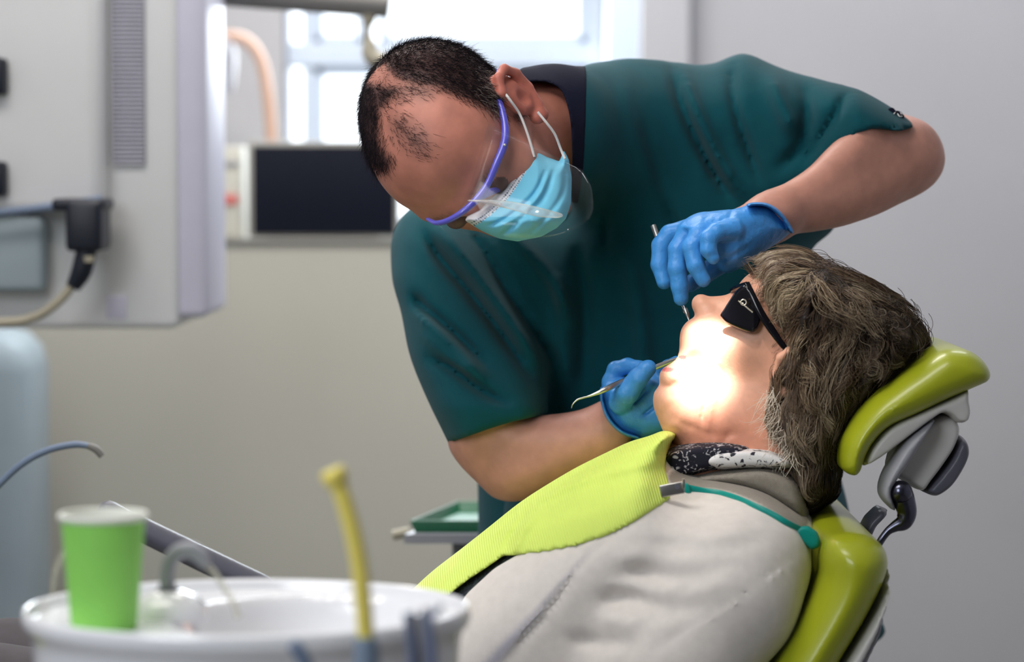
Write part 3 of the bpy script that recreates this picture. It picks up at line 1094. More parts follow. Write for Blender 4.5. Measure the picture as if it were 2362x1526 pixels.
solid('link_arm', [infl(lk, 12, .03, CY - .095, ref=2.9)], .0025, M['greyplastic'], hinge)
lv = MB()
pxtube([(2078, 1126, 2.87, 24), (2084, 1150, 2.87, 26), (2092, 1180, 2.87, 23), (2084, 1203, 2.87, 20), (2064, 1214, 2.87, 13), (2045, 1228, 2.87, 9), (2022, 1262, 2.87, 9), (1990, 1320, 2.87, 9)], 20, 6, mb=lv)
sb_ = P(2078, 1134, 2.865)
lv.lathe([(27 * 2.87 / FP * math.sin(t), 27 * 2.87 / FP * math.cos(t)) for t in np.linspace(0.01, 3.13, 16)], tuple(sb_), 28)
lv.build('release_lever', M['darksteel'], ch)
bk = [(2048, 1186), (2072, 1196), (2060, 1212), (2040, 1232), (2015, 1290), (1985, 1330), (1990, 1270), (2018, 1215)]
solid('headrest_bar', [infl(bk, 10, .03, CY, ref=2.9, smooth=False)], .003, M['knobgrey'], ch)
# backrest: profile extruded across the chair
bp = [(1905, 1235), (1950, 1222), (1995, 1228), (2030, 1252), (2044, 1290), (2030, 1340), (1990, 1420), (1930, 1520), (1850, 1660), (1740, 1850), (1640, 2010), (1560, 2060), (1500, 2040), (1560, 1930), (1660, 1760), (1740, 1600), (1790, 1510), (1850, 1410), (1890, 1330), (1893, 1275)]
solid('backrest_cushion', [infl(bp, 80, .23, 2.97, ref=2.80, ext=.05)], .0045, M['vinyl'], ch, k=.02)
bs = [(2048, 1290), (2056, 1330), (2045, 1385), (2020, 1450), (1980, 1530), (1900, 1680), (1800, 1850), (1700, 2030), (1640, 2080), (1620, 2020), (1740, 1830), (1860, 1640), (1940, 1510), (2000, 1410), (2036, 1335)]
shl = solid('backrest_shell', [infl(bs, 12, .215, 2.97, ref=2.80)], .004, M['shell'], ch)
bs2 = [(2032, 1400), (2038, 1430), (2020, 1480), (1980, 1560), (1900, 1700), (1860, 1740), (1850, 1700), (1920, 1580), (1980, 1490), (2010, 1430)]
solid('backrest_grip', [infl(bs2, 9, .2, 2.97, ref=2.80)], .004, M['greyplastic'], shl)
# seat, leg rest, column and base (below and left of the picture, they carry the patient)
sx0 = P(1540, 1526, 2.95).x
SZ = .50
MB().box((-.95, 2.76, SZ - .02), (sx0 + .12, 3.2, SZ + .08), .035).build('seat_cushion', M['vinyl'], ch)
MB().box((-.93, 2.78, SZ - .07), (sx0 + .10, 3.18, SZ - .02), .02).build('seat_shell', M['shell'], ch)
MB().box((-.25, 2.86, .05), (.1, 3.1, SZ - .07), .03).build('column', M['shell'], ch)
MB().box((-.55, 2.75, 0), (.35, 3.21, .06), .02).build('base_plate', M['knobgrey'], ch)
solid('armrest', [pxchain([(250, 1180, 2.78, 27), (350, 1232, 2.78, 29), (470, 1290, 2.78, 30), (600, 1352, 2.78, 30), (680, 1400, 2.78, 28), (760, 1480, 2.78, 22), (820, 1680, 2.78, 20)], 0)], .003, M['knobgrey'], ch)

# ================================================================== the dentist
HO = np.array((-0.0485, 3.0402, 1.2746))
HL, HF, HU = np.array((.6578, -.4735, .5858)), np.array((.1418, -.6859, -.7137)), np.array((-.7398, -.5525, .3840))
HR = np.array([HL, HF, HU])


def hw(l, f, u):
    return HO + l * HL + f * HF + u * HU


dent = empty('person', (.1, 3.4, 0), 'dentist in teal scrubs, face mask and violet glasses, bending over the reclined patient', 'person')

# --- head (fine grid)
hprims = [
    (ell(hw(0, -.014, .040), (.077, .096, .086), HR), .0),
    (ell(hw(0, .032, .040), (.068, .060, .064), HR), .03),
    (ell(hw(0, .030, -.028), (.062, .056, .070), HR), .03),
    (ell(hw(0, .036, -.074), (.046, .042, .032), HR), .03),
    (chain([(hw(0, .088, .016), .009), (hw(0, .104, -.020), .011), (hw(0, .100, -.030), .012)]), .012),
    (chain([(hw(-.048, .070, .024), .010), (hw(-.015, .090, .020), .011), (hw(.015, .090, .020), .011), (hw(.048, .070, .024), .010)]), .015),
    (ell(hw(.050, .058, -.022), (.017, .02, .018), HR), .02),
    (ell(hw(-.044, .046, -.022), (.015, .016, .016), HR), .02),
    (chain([(hw(0, .074, -.058), .012), (hw(0, .068, -.074), .010)]), .012),
]
neckb = P(1440, 318, 3.26)
hprims.append((chain([(hw(0, -.030, -.02), .056), tuple((tuple(P(1275, 305, 3.15)), .061)), (tuple(neckb), .070)]), .03))
NECK = [(hw(0, -.030, -.02), .056), (tuple(P(1275, 305, 3.15)), .061), (tuple(neckb), .070), (tuple(P(1620, 400, 3.38)), .06)]
hf = Fld(np.array([HO[0] - .17, 2.85, HO[2] - .20]), np.array([HO[0] + .26, 3.36, HO[2] + .17]), .0019)
for p_, k_ in hprims:
    hf.add(p_, k_)
for sd in (-1, 1):
    hf.cut(ell(hw(sd * .034, .102, .000), (.020, .016, .013), HR), .012)
    hf.add(ell(hw(sd * .033, .080, .001), (.0125, .0125, .0125), HR), .003)
    # ear: rim, lobe, tragus, hollow
    ec = lambda f_, u_, o_=0.0: hw(sd * (.079 + o_), f_, u_)
    hf.add(chain([(ec(.006, -.030, 0), .0075), (ec(.001, -.036, .003), .007)]), .006)
    hf.add(chain([(ec(.010, .010, .0), .004), (ec(.006, .026, .006), .005), (ec(-.008, .033, .012), .0052), (ec(-.022, .026, .016), .0052), (ec(-.026, .008, .016), .005), (ec(-.020, -.012, .012), .005), (ec(-.008, -.028, .006), .006), (ec(.003, -.034, .003), .007)], .003), .003)
    hf.add(ell(ec(-.009, .004, .000), (.012, .022, .035), HR), .004)
    hf.add(chain([(ec(.000, .022, .006), .003), (ec(-.013, .010, .009), .004), (ec(-.010, -.010, .008), .004)], .003), .004)
    hf.cut(ell(ec(.000, -.004, .014), (.009, .008, .011), HR), .004)
    hf.add(chain([(ec(.010, .002, .000), .004), (ec(.009, -.008, .001), .005)]), .004)


# forehead creases
# hair masks in head coordinates
def local(V):
    d = V - HO
    return d @ HL, d @ HF, d @ HU


def polyin(px, py, poly, soft=12):
    pm = polymap(poly, 120)
    return np.clip(pm.at(px, py) / soft * 0.5 + 0.5, 0, 1)


HAIR_TOP = cr([(905, 175), (960, 195), (1010, 205), (1060, 225), (1100, 240), (1140, 262), (1185, 268), (1215, 245), (1180, 170), (1150, 100), (1050, 60), (950, 60), (880, 120)], 4, True)
HAIR_TOP2 = cr([(860, 170), (905, 150), (1000, 150), (1060, 190), (1000, 200), (945, 195), (900, 215), (865, 215)], 4, True)
HAIR_LEFT = cr([(780, 180), (850, 190), (890, 195), (925, 205), (900, 235), (880, 260), (880, 330), (905, 372), (880, 395), (850, 385), (800, 330), (780, 250)], 4, True)
TUFT = cr([(905, 270), (935, 275), (975, 320), (985, 350), (950, 345), (925, 325), (905, 300)], 4, True)
LOCK = cr([(905, 205), (960, 188), (1010, 200), (985, 222), (945, 220), (915, 235)], 4, True)
SIDEB = cr([(1140, 225), (1180, 225), (1200, 262), (1185, 270), (1158, 250)], 4, True)


def hairmask(V, soft=14):
    l, f, u = local(V)
    px, py = topx(V[:, 0], V[:, 1], V[:, 2])
    m = polyin(px, py, HAIR_TOP, soft)
    m = np.maximum(m, polyin(px, py, HAIR_LEFT, soft))
    m = np.maximum(m, .75 * polyin(px, py, TUFT, soft * 2))
    m = np.maximum(m, .65 * polyin(px, py, LOCK, soft * 1.5))
    m = np.maximum(m, .35 * polyin(px, py, HAIR_TOP2, soft * 1.5))
    m = np.maximum(m, .8 * polyin(px, py, SIDEB, soft))
    back = (V[:, 1] > 3.06) | (f < -.05)
    m = np.where(back & (u > -.02) & (f < .03), np.maximum(m, 1), m)
    m = m * np.clip((u + .045) / .02, 0, 1) * (np.abs(l) < .083)
    r_ear = np.hypot(f + .006, u)
    m = m * np.where((np.abs(l) > .070) & (r_ear < .028), 0, 1)
    return m


def headcol(V):
    base = np.array(lin((190, 124, 106)))
    c = np.tile(base, (len(V), 1))
    n = noise3(V, 45, 3)[:, None]
    c = c * (1 + .10 * n)
    l, f, u = local(V)
    ear = ((np.abs(l) > .078) & (np.hypot(f + .006, u) < .045))[:, None]
    c = np.where(ear, c * np.array([1.02, .80, .80]), c)
    # stubble and beard shadow are the skin's own colour
    m = hairmask(V)[:, None]
    hc = np.array(lin((24, 20, 26)))
    c = c * (1 - m * .88) + hc * m * .88
    eye = (np.hypot(np.abs(l) - .033, u) < .012) & (f > .083)  # eye region painted dark brown, shade under the brow included
    c = np.where(eye[:, None], np.array(lin((92, 58, 50))), c)
    brow = np.exp(-((u - .024) / .006) ** 2 - ((np.abs(l) - .030) / .018) ** 4) * (f > .05)
    brow = (brow * (.5 + .5 * np.clip(noise3(V, 500, 6, 1) + .6, 0, 1)) * .75)[:, None]
    c = c * (1 - brow) + np.array(lin((62, 44, 38))) * brow
    return c


VH, QH = hf.surf(2)
CH_ = headcol(VH)

# --- arms and trunk under the clothes (coarser grid, same mesh object)
armL = [(2030, 262), (2090, 290), (2138, 308), (2166, 345), (2172, 380), (2152, 418), (2100, 455), (2040, 488), (1985, 509), (1935, 524), (1875, 535), (1830, 541), (1780, 560), (1740, 545), (1728, 500), (1740, 462), (1800, 428), (1860, 390), (1905, 345), (1950, 300), (1980, 250)]
armR = [(1070, 880), (1062, 960), (1048, 1018), (1062, 1050), (1092, 1098), (1130, 1142), (1168, 1156), (1215, 1152), (1285, 1128), (1345, 1098), (1400, 1070), (1440, 1045), (1458, 1005), (1450, 960), (1425, 920), (1400, 918), (1345, 942), (1290, 953), (1225, 956), (1180, 940), (1140, 880)]
ayL = lambda px, py: 3.07 + .13 * np.clip((px - 1750) / 400, 0, 1)
ayR = lambda px, py: 3.095 + .065 * np.clip((1480 - px) / 350, 0, 1)
vein = strokes([([(1500, 1000), (1400, 1010), (1300, 1060)], 6, .0006), ([(2000, 420), (1930, 450), (1860, 470)], 10, .0008)], (900, 150, 2250, 1250))
bprims = [
    (infl(armL, 62, .047, ayL, vein, tmod=lambda px, py: .66 + .34 * np.clip((px - 1780) / 200, 0, 1)), .0),
    (infl(armR, 72, .047, ayR, vein, tmod=lambda px, py: .68 + .32 * np.clip((1430 - px) / 180, 0, 1)), .0),
    (chain([(tuple(P(1880, 310, 3.25)), .045), (tuple(P(2080, 350, 3.2)), .038)]), .03),
    (chain([(tuple(P(1035, 640, 3.32)), .04), (tuple(P(1120, 1000, 3.18)), .038)]), .03),
    (chain([(tuple(P(1440, 350, 3.33)), .06), (tuple(P(1500, 600, 3.38)), .11), (tuple(P(1540, 900, 3.42)), .12), (tuple(P(1560, 1250, 3.44)), .13)]), .03),
    (chain([(tuple(P(1050, 620, 3.33)), .045), (tuple(P(1440, 380, 3.36)), .06), (tuple(P(1860, 320, 3.28)), .045)]), .03),
    (chain([(tuple(P(1540, 1200, 3.44)), .13), ((.12, 3.46, .86), .14), ((.06, 3.48, .5), .075), ((.05, 3.52, .09), .05)]), .03),
    (chain([((.20, 3.46, .86), .12), ((.28, 3.48, .5), .075), ((.3, 3.52, .09), .05)]), .03),
    (chain([((.30, 3.53, .05), .04), ((.30, 3.40, .045), .04)]), .02),
    (chain([((.05, 3.53, .05), .04), ((.05, 3.40, .045), .04)]), .02),
    # hands inside the gloves
    (chain([(tuple(P(1790, 500, 3.07)), .024), (tuple(P(1680, 545, 3.03)), .026)]), .02),
    (chain([(tuple(P(1430, 950, 3.09)), .018), (tuple(P(1465, 935, 3.085)), .016)]), .01),
]
bf = fit([p_[0] for p_ in bprims], .0046)
for p_, k_ in bprims:
    bf.add(p_, k_)
VB, QB = bf.surf(2)


def armcol(V):
    base = np.array(lin((202, 144, 126)))
    n = noise3(V, 22, 5)[:, None]
    return base * (1 + .12 * n)


body = mk('body', np.concatenate([VH, VB]), np.concatenate([QH, QB + len(VH)]), M['skin_m'], dent, True, np.concatenate([CH_, armcol(VB)]))

# --- short hair strands
me = hf
cand = VH[rng.choice(len(VH), 420000, replace=True)] + rng.normal(0, .0008, (420000, 3))
mk_ = hairmask(cand, 16)
l, f, u = local(cand)
keep = rng.random(len(cand)) < mk_ ** 1.5 * .36
roots = cand[keep]
g = hf.grad(roots)
roots = roots - hf.at(roots)[:, None] * g - g * .0005
l, f, u = local(roots)
# hair lies forward and down the sides
fl_ = 0.55 * HF + 0.35 * HL * np.sign(l)[:, None] - .35 * HU
fl_ = fl_ - (fl_ * g).sum(1, keepdims=True) * g
fl_ /= np.linalg.norm(fl_, axis=1, keepdims=True) + 1e-9
fl_ += rng.normal(0, .38, fl_.shape)
ln = (.005 + .006 * rng.random(len(roots)))[:, None]
pts = [roots]
for t in (.35, .7, 1.0):
    pts.append(roots + ln * t * (fl_ * (.8 + .1 * t) + g * (.5 - .3 * t)))
pts = np.stack(pts, 1)
hcol = np.array(lin((26, 21, 26)))[None] * (.6 + .9 * rng.random((len(roots), 1)))
px_, py_ = topx(roots[:, 0], roots[:, 1], roots[:, 2])
gy = (rng.random(len(roots)) < np.clip(((px_ - 1080) / 160), 0, .4) * (py_ > 160))
hcol[gy] = np.array(lin((150, 138, 130)))
strand_mesh('hair', pts, .00016, .00006, hcol, M['hair_d'], dent)['kind'] = 'stuff'

# --- scrub top
tor = cr([(1335, 163), (1400, 157), (1440, 149), (1520, 142), (1545, 141), (1585, 149), (1655, 147), (1690, 138), (1735, 146), (1785, 166), (1825, 182), (1880, 200), (1930, 260), (1935, 400), (1930, 520), (1868, 580), (1852, 700), (1880, 900), (1935, 1085), (1962, 1195), (1985, 1350), (1990, 1500), (1160, 1500), (1158, 1300), (1160, 1160), (1190, 1040), (1150, 900), (1050, 800), (960, 700), (925, 620), (912, 560), (940, 505), (985, 478), (1060, 470), (1180, 480), (1290, 500), (1322, 440), (1318, 300)], 3, True)
folds = strokes([
    # shoulder and sleeve folds, image right
    ([(1545, 145), (1570, 240), (1620, 350), (1690, 470)], 11, -0.0105),
    ([(1575, 150), (1602, 240), (1652, 350), (1720, 460)], 14, 0.0075),
    ([(1692, 140), (1690, 220), (1720, 330), (1760, 430)], 12, -0.0075),
    ([(1955, 205), (1930, 260), (1885, 330), (1840, 400)], 10, -0.0060),
    ([(1780, 175), (1800, 240), (1830, 300)], 20, 0.0090),
    ([(1850, 190), (1862, 240), (1850, 330), (1790, 400)], 16, -0.0075),
    ([(1400, 160), (1396, 260), (1405, 380), (1400, 500), (1390, 640)], 9, -0.0060),
    ([(1442, 150), (1450, 260), (1500, 400), (1560, 520)], 16, 0.0075),
    ([(1480, 260), (1520, 420), (1570, 560)], 14, -0.0075),
    # chest, straight folds
    ([(1440, 560), (1470, 700), (1490, 900), (1480, 1050)], 22, 0.0075),
    ([(1330, 560), (1350, 700), (1350, 900)], 18, -0.0075),
    ([(1290, 620), (1300, 760), (1310, 900)], 20, 0.0075),
    # left sleeve and breast diagonals
    ([(975, 530), (1018, 598), (1080, 670), (1150, 760), (1230, 880)], 13, -0.0150),
    ([(1010, 520), (1056, 576), (1120, 660), (1190, 750), (1270, 870)], 17, 0.0120),
    ([(1060, 500), (1130, 600), (1200, 720), (1290, 850)], 13, -0.0090),
    ([(950, 680), (985, 715), (1050, 770), (1130, 850)], 11, -0.0120),
    ([(960, 720), (1000, 757), (1060, 810), (1120, 880)], 15, 0.0090),
    ([(980, 820), (1040, 850), (1110, 900), (1180, 935)], 10, -0.0090),
    ([(960, 760), (1030, 815), (1100, 870)], 9, 0.0060),
    ([(1130, 500), (1200, 560), (1270, 640), (1330, 760)], 16, 0.0090),
], (850, 80, 2200, 1550))
tyc = lambda px, py: 3.345 + .00007 * (py - 600) + .00004 * (1400 - px) + .05 * np.clip((900 - np.hypot(px - 1100, py - 700)) / 900, 0, 1) * 0
torso = infl(tor, 150, .145, tyc, folds, smooth=False, blur=14)
slR = cr([(1700, 140), (1790, 166), (1895, 185), (1960, 199), (2000, 215), (2060, 250), (2125, 298), (2160, 330), (2110, 400), (2000, 420), (1900, 440), (1800, 470), (1700, 480), (1640, 300)], 4, True)
slRy = lambda px, py: 3.33 - .15 * np.clip((px - 1600) / 380, 0, 1)
sR = infl(slR, 75, .080, slRy, folds, smooth=False, blur=6)
slL = cr([(985, 478), (940, 503), (914, 560), (904, 640), (925, 720), (945, 820), (985, 920), (1038, 1030), (1060, 1090), (1200, 1060), (1262, 1010), (1260, 900), (1230, 740), (1150, 560), (1060, 480)], 4, True)
slLy = lambda px, py: 3.32 - .15 * np.clip((py - 520) / 420, 0, 1)
sL = infl(slL, 85, .082, slLy, folds, smooth=False, blur=6)


def hemcut(prim, line, inner):
    """cut a sleeve along a hem line (photo px, cloth on its left side) and hollow it"""
    pm = Map2(850, 80, 2300, 1300, 3)
    d = np.full((pm.nx, pm.ny), 1e9)
    c = cr(line, 6)
    for i in range(len(c) - 1):
        dd = segdist(pm.gx, pm.gy, c[i], c[i + 1])
        s_ = np.sign((c[i + 1][0] - c[i][0]) * (pm.gy - c[i][1]) - (c[i + 1][1] - c[i][1]) * (pm.gx - c[i][0]))
        cl_ = dd < np.abs(d)
        d = np.where(cl_, dd * s_, d)
    pm.A = d.astype(np.float32)
    fn, lo, hi = prim
    ifn = inner[0]

    def g(x, y, z):
        px, py = np.broadcast_arrays(*topx(x, y, z))
        h = pm.at(px, py) * 3.15 / FP
        return np.maximum(fn(x, y, z), h).astype(np.float32)
    return g, lo, hi


inR = infl(armL, 40, .058, ayL)
inL = infl(armR, 40, .058, ayR)
sR = hemcut(sR, [(1740, 520), (1840, 432), (1900, 372), (1955, 322), (2010, 298), (2075, 302), (2112, 291), (2200, 262)], chain([(tuple(P(1980, 320, 3.2)), .046), (tuple(P(2100, 360, 3.19)), .046)]))
sL = hemcut(sL, [(960, 1050), (1037, 1021), (1085, 1004), (1140, 985), (1200, 968), (1290, 950)], chain([(tuple(P(1090, 950, 3.2)), .047), (tuple(P(1150, 1060, 3.18)), .047)]))
sf = fit([torso, sR, sL], .0048)
sf.add(torso, 0)
sf.add(sR, .03)
sf.add(sL, .03)
# cloth over the base of the neck, ending at the collar line
neckreg = polymap([(1337, 100), (1336, 165), (1330, 260), (1328, 400), (1320, 480), (1250, 560), (1250, 640), (1800, 620), (1800, 100)])
def grown(pts, d):
    return chain([(p_, r_ + d) for p_, r_ in pts], .01)
def clipped(prim, reg):
    return fmax(prim, lambda x, y, z: (-reg.at(*np.broadcast_arrays(*topx(x, y, z))) * 3.2 / FP).astype(np.float32))
sf.add(clipped(grown(NECK, .012), neckreg), .035)
scrub = sf.build('scrub_top', M['scrub'], dent, 2)
us = [(1165, 180), (1190, 163), (1230, 152), (1290, 150), (1335, 163), (1352, 230), (1352, 380), (1338, 500), (1314, 490), (1322, 380), (1318, 290), (1308, 235), (1290, 200), (1250, 184), (1205, 188)]
solid('undershirt', [clipped(grown(NECK, .013), polymap(cr([(1150, 195), (1185, 170), (1215, 150), (1260, 130), (1345, 130), (1350, 300), (1342, 420), (1326, 500), (1318, 470), (1320, 380), (1317, 290), (1306, 235), (1288, 202), (1250, 188), (1205, 192)], 4, True)))], .002, M['navy'], dent)
tr2 = solid('trousers', [chain([((.12, 3.46, .88), .165), ((.06, 3.48, .5), .1), ((.05, 3.52, .12), .085)], .02), chain([((.20, 3.46, .88), .15), ((.28, 3.48, .5), .1), ((.3, 3.52, .12), .085)], .02)], .007, M['scrub'], dent, k=.03)
for i, fx in enumerate((.05, .30)):
    solid('shoe', [chain([((fx, 3.54, .045), .046), ((fx, 3.36, .04), .044)])], .005, M['navy'], dent, cuts=[((lambda x, y, z: z + 0 * x + 0 * y), np.array((-1, 3, -.1)), np.array((1, 4, .0)))])
# small embroidered emblem on the sleeve
em = MB()
Vp = []
for (ex, ey, er) in ((2056, 256, 9), (2069, 262, 8), (2080, 268, 6)):
    n_ = 16
    base = len(em.V)
    pr = P(ex, ey, 3.2)
    hit = None
    # push onto the cloth along the view line
    dvec = (pr - Vector((0, 0, EYE))).normalized()
    t_ = 2.9
    while t_ < 3.6:
        q = Vector((0, 0, EYE)) + dvec * t_
        if sf.at(np.array([q]))[0] < .0005:
            hit = q
            break
        t_ += .001
    hit = hit or pr
    em.lathe([(.0001, .0), (er * 3.2 / FP * .8, .0), (er * 3.2 / FP, -.001), (er * 3.2 / FP, -.003)], (hit.x, hit.y - .0005, hit.z), n_)
    for i in range(base, len(em.V)):
        v = em.V[i]
        dx, dy, dz = v[0] - hit.x, v[1] - hit.y, v[2] - hit.z
        em.V[i] = (hit.x + dx, hit.y - .0012 - dz, hit.z + dy)
emb = em.build('sleeve_emblem', M['navy'], scrub)
cu_ = []
for a_, b_ in cr([(2062, 262), (2070, 255), (2079, 259), (2082, 267), (2075, 268), (2070, 262)], 3):
    dvec = (P(a_, b_, 3.2) - Vector((0, 0, EYE))).normalized()
    ts_ = np.linspace(2.9, 3.5, 1200)
    qq_ = np.array([0, 0, EYE])[None] + np.array(dvec)[None] * ts_[:, None]
    ix_ = int(np.argmax(sf.at(qq_) < .0005))
    cu_.append((a_, b_, (qq_[ix_][1] if ix_ > 0 else (cu_[-1][2] + .0036 if cu_ else 3.17)) - .0036, 1.3))
pxtube(cu_, 6, 1).build('emblem_curl', M['elastic'], emb)

# --- gloves
def glove(name, palm, fingers, cuff, h, parent, kf=.0025):
    prims = [palm] + [f_[0] for f_ in fingers] + cuff
    fd = fit(prims, h)
    fd.add(palm, 0)
    for c_ in cuff:
        fd.add(c_, .012)
    for f_, k_ in fingers:
        fd.add(f_, k_)
    return fd


palmA = [(1600, 494), (1640, 487), (1700, 480), (1735, 470), (1775, 474), (1808, 500), (1828, 532), (1790, 562), (1745, 592), (1700, 622), (1668, 628), (1640, 600), (1605, 565), (1575, 540), (1565, 520)]
gwr = strokes([([(1690, 480), (1680, 520), (1690, 560)], 5, -.0015), ([(1740, 560), (1690, 590), (1660, 600)], 6, -.0015), ([(1800, 490), (1815, 515), (1818, 535)], 4, .0015), ([(1660, 500), (1650, 525)], 6, .001), ([(1620, 500), (1606, 530)], 6, .001)], (1450, 430, 1900, 720))
yA = lambda px, py: 3.03 + .04 * np.clip((px - 1700) / 120, 0, 1)
gA = glove('glove', infl(palmA, 48, .034, yA, gwr, tmod=lambda px, py: 1 + .12 * np.clip((px - 1700) / 100, 0, 1)), [
    (pxchain([(1612, 520, 3.05, 24), (1545, 540, 3.05, 22), (1526, 566, 3.05, 22.5), (1522, 610, 3.045, 20.5), (1532, 650, 3.04, 17.5)], .003), .005),
    (pxchain([(1625, 516, 3.03, 25), (1583, 540, 3.02, 23), (1564, 575, 3.015, 22.5), (1562, 620, 3.01, 21.5), (1568, 660, 3.01, 20), (1571, 688, 3.01, 17.5)], .003), .0035),
    (pxchain([(1655, 520, 3.015, 26), (1612, 542, 3.0, 23), (1595, 570, 2.995, 22), (1605, 612, 2.99, 20.5), (1622, 645, 2.99, 17.5)], .003), .0035),
    (pxchain([(1690, 530, 3.0, 26), (1652, 535, 2.985, 21), (1635, 550, 2.98, 20.5), (1634, 575, 2.978, 18.5), (1645, 595, 2.978, 15)], .003), .0035),
    (pxchain([(1730, 560, 3.055, 30), (1670, 600, 3.06, 26), (1620, 635, 3.055, 23), (1592, 655, 3.045, 19)], .003), .006),
], [], .0013, dent)
# cut the cuff square
cA0, cA1 = np.array(P(1727, 470, 3.06)), np.array(P(1827, 530, 3.06))
glA = gA
gloveA = glA.build('glove', M['glove'], dent, 1)
solid('rolled_cuff', [infl([(1722, 470), (1745, 466), (1775, 470), (1806, 492), (1830, 530), (1824, 538), (1800, 503), (1771, 480), (1745, 475), (1726, 477)], 4, .040, lambda px, py: yA(px, py) + 0 * px)], .0016, M['glove'], gloveA, relax=1)
palmB = [(1400, 880), (1425, 872), (1470, 868), (1520, 870), (1560, 900), (1575, 950), (1545, 998), (1500, 1010), (1475, 1008), (1432, 994), (1404, 965), (1388, 925), (1388, 895)]
gw2 = strokes([([(1400, 905), (1405, 940), (1430, 975)], 4, -.0015), ([(1482, 958), (1505, 940), (1530, 920)], 4, -.003), ([(1455, 935), (1480, 910), (1505, 885)], 5, -.0035)], (1350, 780, 1620, 1060))
gB = glove('glove', infl(palmB, 45, .036, 3.083, gw2), [
    (pxchain([(1415, 900, 3.08, 24), (1408, 880, 3.08, 19), (1420, 852, 3.08, 19), (1448, 843, 3.075, 17.5), (1474, 848, 3.065, 16.5), (1500, 850, 3.06, 14)], .003), .004),
    (pxchain([(1540, 960, 3.09, 26), (1530, 905, 3.075, 21), (1524, 870, 3.065, 18), (1540, 846, 3.05, 16), (1560, 833, 3.04, 13)], .003), .004),
    (pxchain([(1500, 975, 3.08, 26), (1520, 925, 3.06, 23), (1512, 890, 3.055, 20), (1500, 870, 3.06, 16)], .003), .004),
    (pxchain([(1430, 928, 3.05, 27), (1446, 905, 3.035, 27), (1472, 872, 3.03, 23), (1490, 852, 3.03, 20), (1497, 847, 3.03, 17.5)], .003), .0035),
    (pxchain([(1520, 985, 3.09, 24), (1555, 950, 3.08, 20), (1560, 915, 3.08, 16)], .003), .004),
], [], .0013, dent)
gloveB = gB.build('glove', M['glove'], dent, 1)
solid('rolled_cuff', [infl([(1384, 895), (1386, 930), (1400, 968), (1432, 1000), (1474, 1013), (1475, 1006), (1438, 992), (1408, 963), (1393, 925), (1391, 896)], 4, .037, 3.085)], .0016, M['glove'], gloveB, relax=1)

# --- face mask
mp_ = [(1222, 336), (1236, 345), (1262, 362), (1290, 372), (1301, 346), (1312, 368), (1319, 410), (1317, 470), (1305, 505), (1285, 525), (1250, 545), (1195, 557), (1150, 550), (1110, 532), (1072, 508), (1078, 498), (1108, 480), (1150, 440), (1180, 400), (1200, 366)]
mfold = strokes([
    ([(1120, 520), (1165, 505), (1230, 450), (1262, 385)], 5, -0.0022),
    ([(1150, 545), (1185, 520), (1250, 460), (1280, 385)], 6, -0.0022),
    ([(1205, 553), (1262, 500), (1300, 440), (1302, 380)], 6, -0.0017),
    ([(1140, 525), (1180, 505), (1240, 455), (1270, 390)], 5, 0.0011),
    ([(1110, 500), (1160, 455), (1205, 390), (1222, 350)], 3.5, -0.0007),
    ([(1190, 520), (1215, 500), (1235, 510)], 10, 0.0017),
    ([(1180, 500), (1240, 500), (1290, 490)], 18, 0.0011),
], (1040, 310, 1350, 590))
myc = lambda px, py: 3.03 - .06 * np.clip((py - 340) / 170, 0, 1) + .02 * np.clip((px - 1240) / 80, 0, 1)


def maskcol(V):
    px, py = topx(V[:, 0], V[:, 1], V[:, 2])
    d = np.full(len(V), 1e9)
    c = cr([(1225, 330), (1198, 372), (1176, 408), (1148, 446), (1106, 484), (1066, 508)], 6)
    for i in range(len(c) - 1):
        d = np.minimum(d, segdist(px, py, c[i], c[i + 1]))
    w = (d < 25)[:, None]
    blue, white = np.array(lin((118, 200, 230))), np.array(lin((224, 224, 230)))
    col = np.where(w, white, blue)
    # two rows of welded dots
    arc = px * .7 - py * .7
    dot = ((np.abs(d - 16) < 1.4) | (np.abs(d - 23) < 1.4)) & (np.mod(arc, 5.5) < 2.8)
    return np.where(dot[:, None], np.array(lin((70, 90, 110))), col)


mask = solid('face_mask', [infl(mp_, 34, .042, myc, mfold, smooth=False)], .0013, M['mask'], dent, k=.003, relax=1, color=maskcol)
el = MB()
pxtube([(1153, 192, 3.0, 3.2), (1158, 206, 2.985, 3.4), (1176, 230, 2.978, 3.2), (1197, 260, 2.985, 3), (1212, 295, 2.985, 3), (1226, 338, 2.984, 3.2), (1232, 362, 2.982, 3.4)], 8, mb=el)
pxtube([(1240, 258, 2.99, 3), (1262, 285, 2.99, 3), (1280, 310, 2.995, 3), (1294, 345, 3.0, 3), (1303, 366, 2.998, 3.2)], 8, mb=el)
el.build('ear_loop', M['elastic'], mask)

# --- safety glasses
gls = MB()
pxtube([(1148, 160, 3.035, 3), (1145, 186, 3.01, 5), (1150, 225, 2.985, 6.5), (1160, 262, 2.972, 8), (1166, 300, 2.962, 9), (1162, 335, 2.952, 9.5), (1146, 375, 2.942, 8.5), (1127, 420, 2.935, 8), (1108, 450, 2.93, 9), (1078, 480, 2.925, 8), (1040, 505, 2.93, 7), (1008, 514, 2.945, 6), (986, 505, 2.965, 4)], 12, mb=gls)
pxtube([(1098, 462, 2.932, 7), (1120, 447, 2.945, 9), (1150, 436, 2.965, 7)], 10, 4, mb=gls)
glasses = gls.build('safety_glasses', M['purple'], dent)
hg = P(1166, 333, 2.945)
MB().lathe([(.0015 * math.sin(t), .0015 * math.cos(t)) for t in np.linspace(.05, 3.1, 8)], tuple(P(1164, 334, 2.946)), 12).build('hinge_screw', M['silver'], glasses)
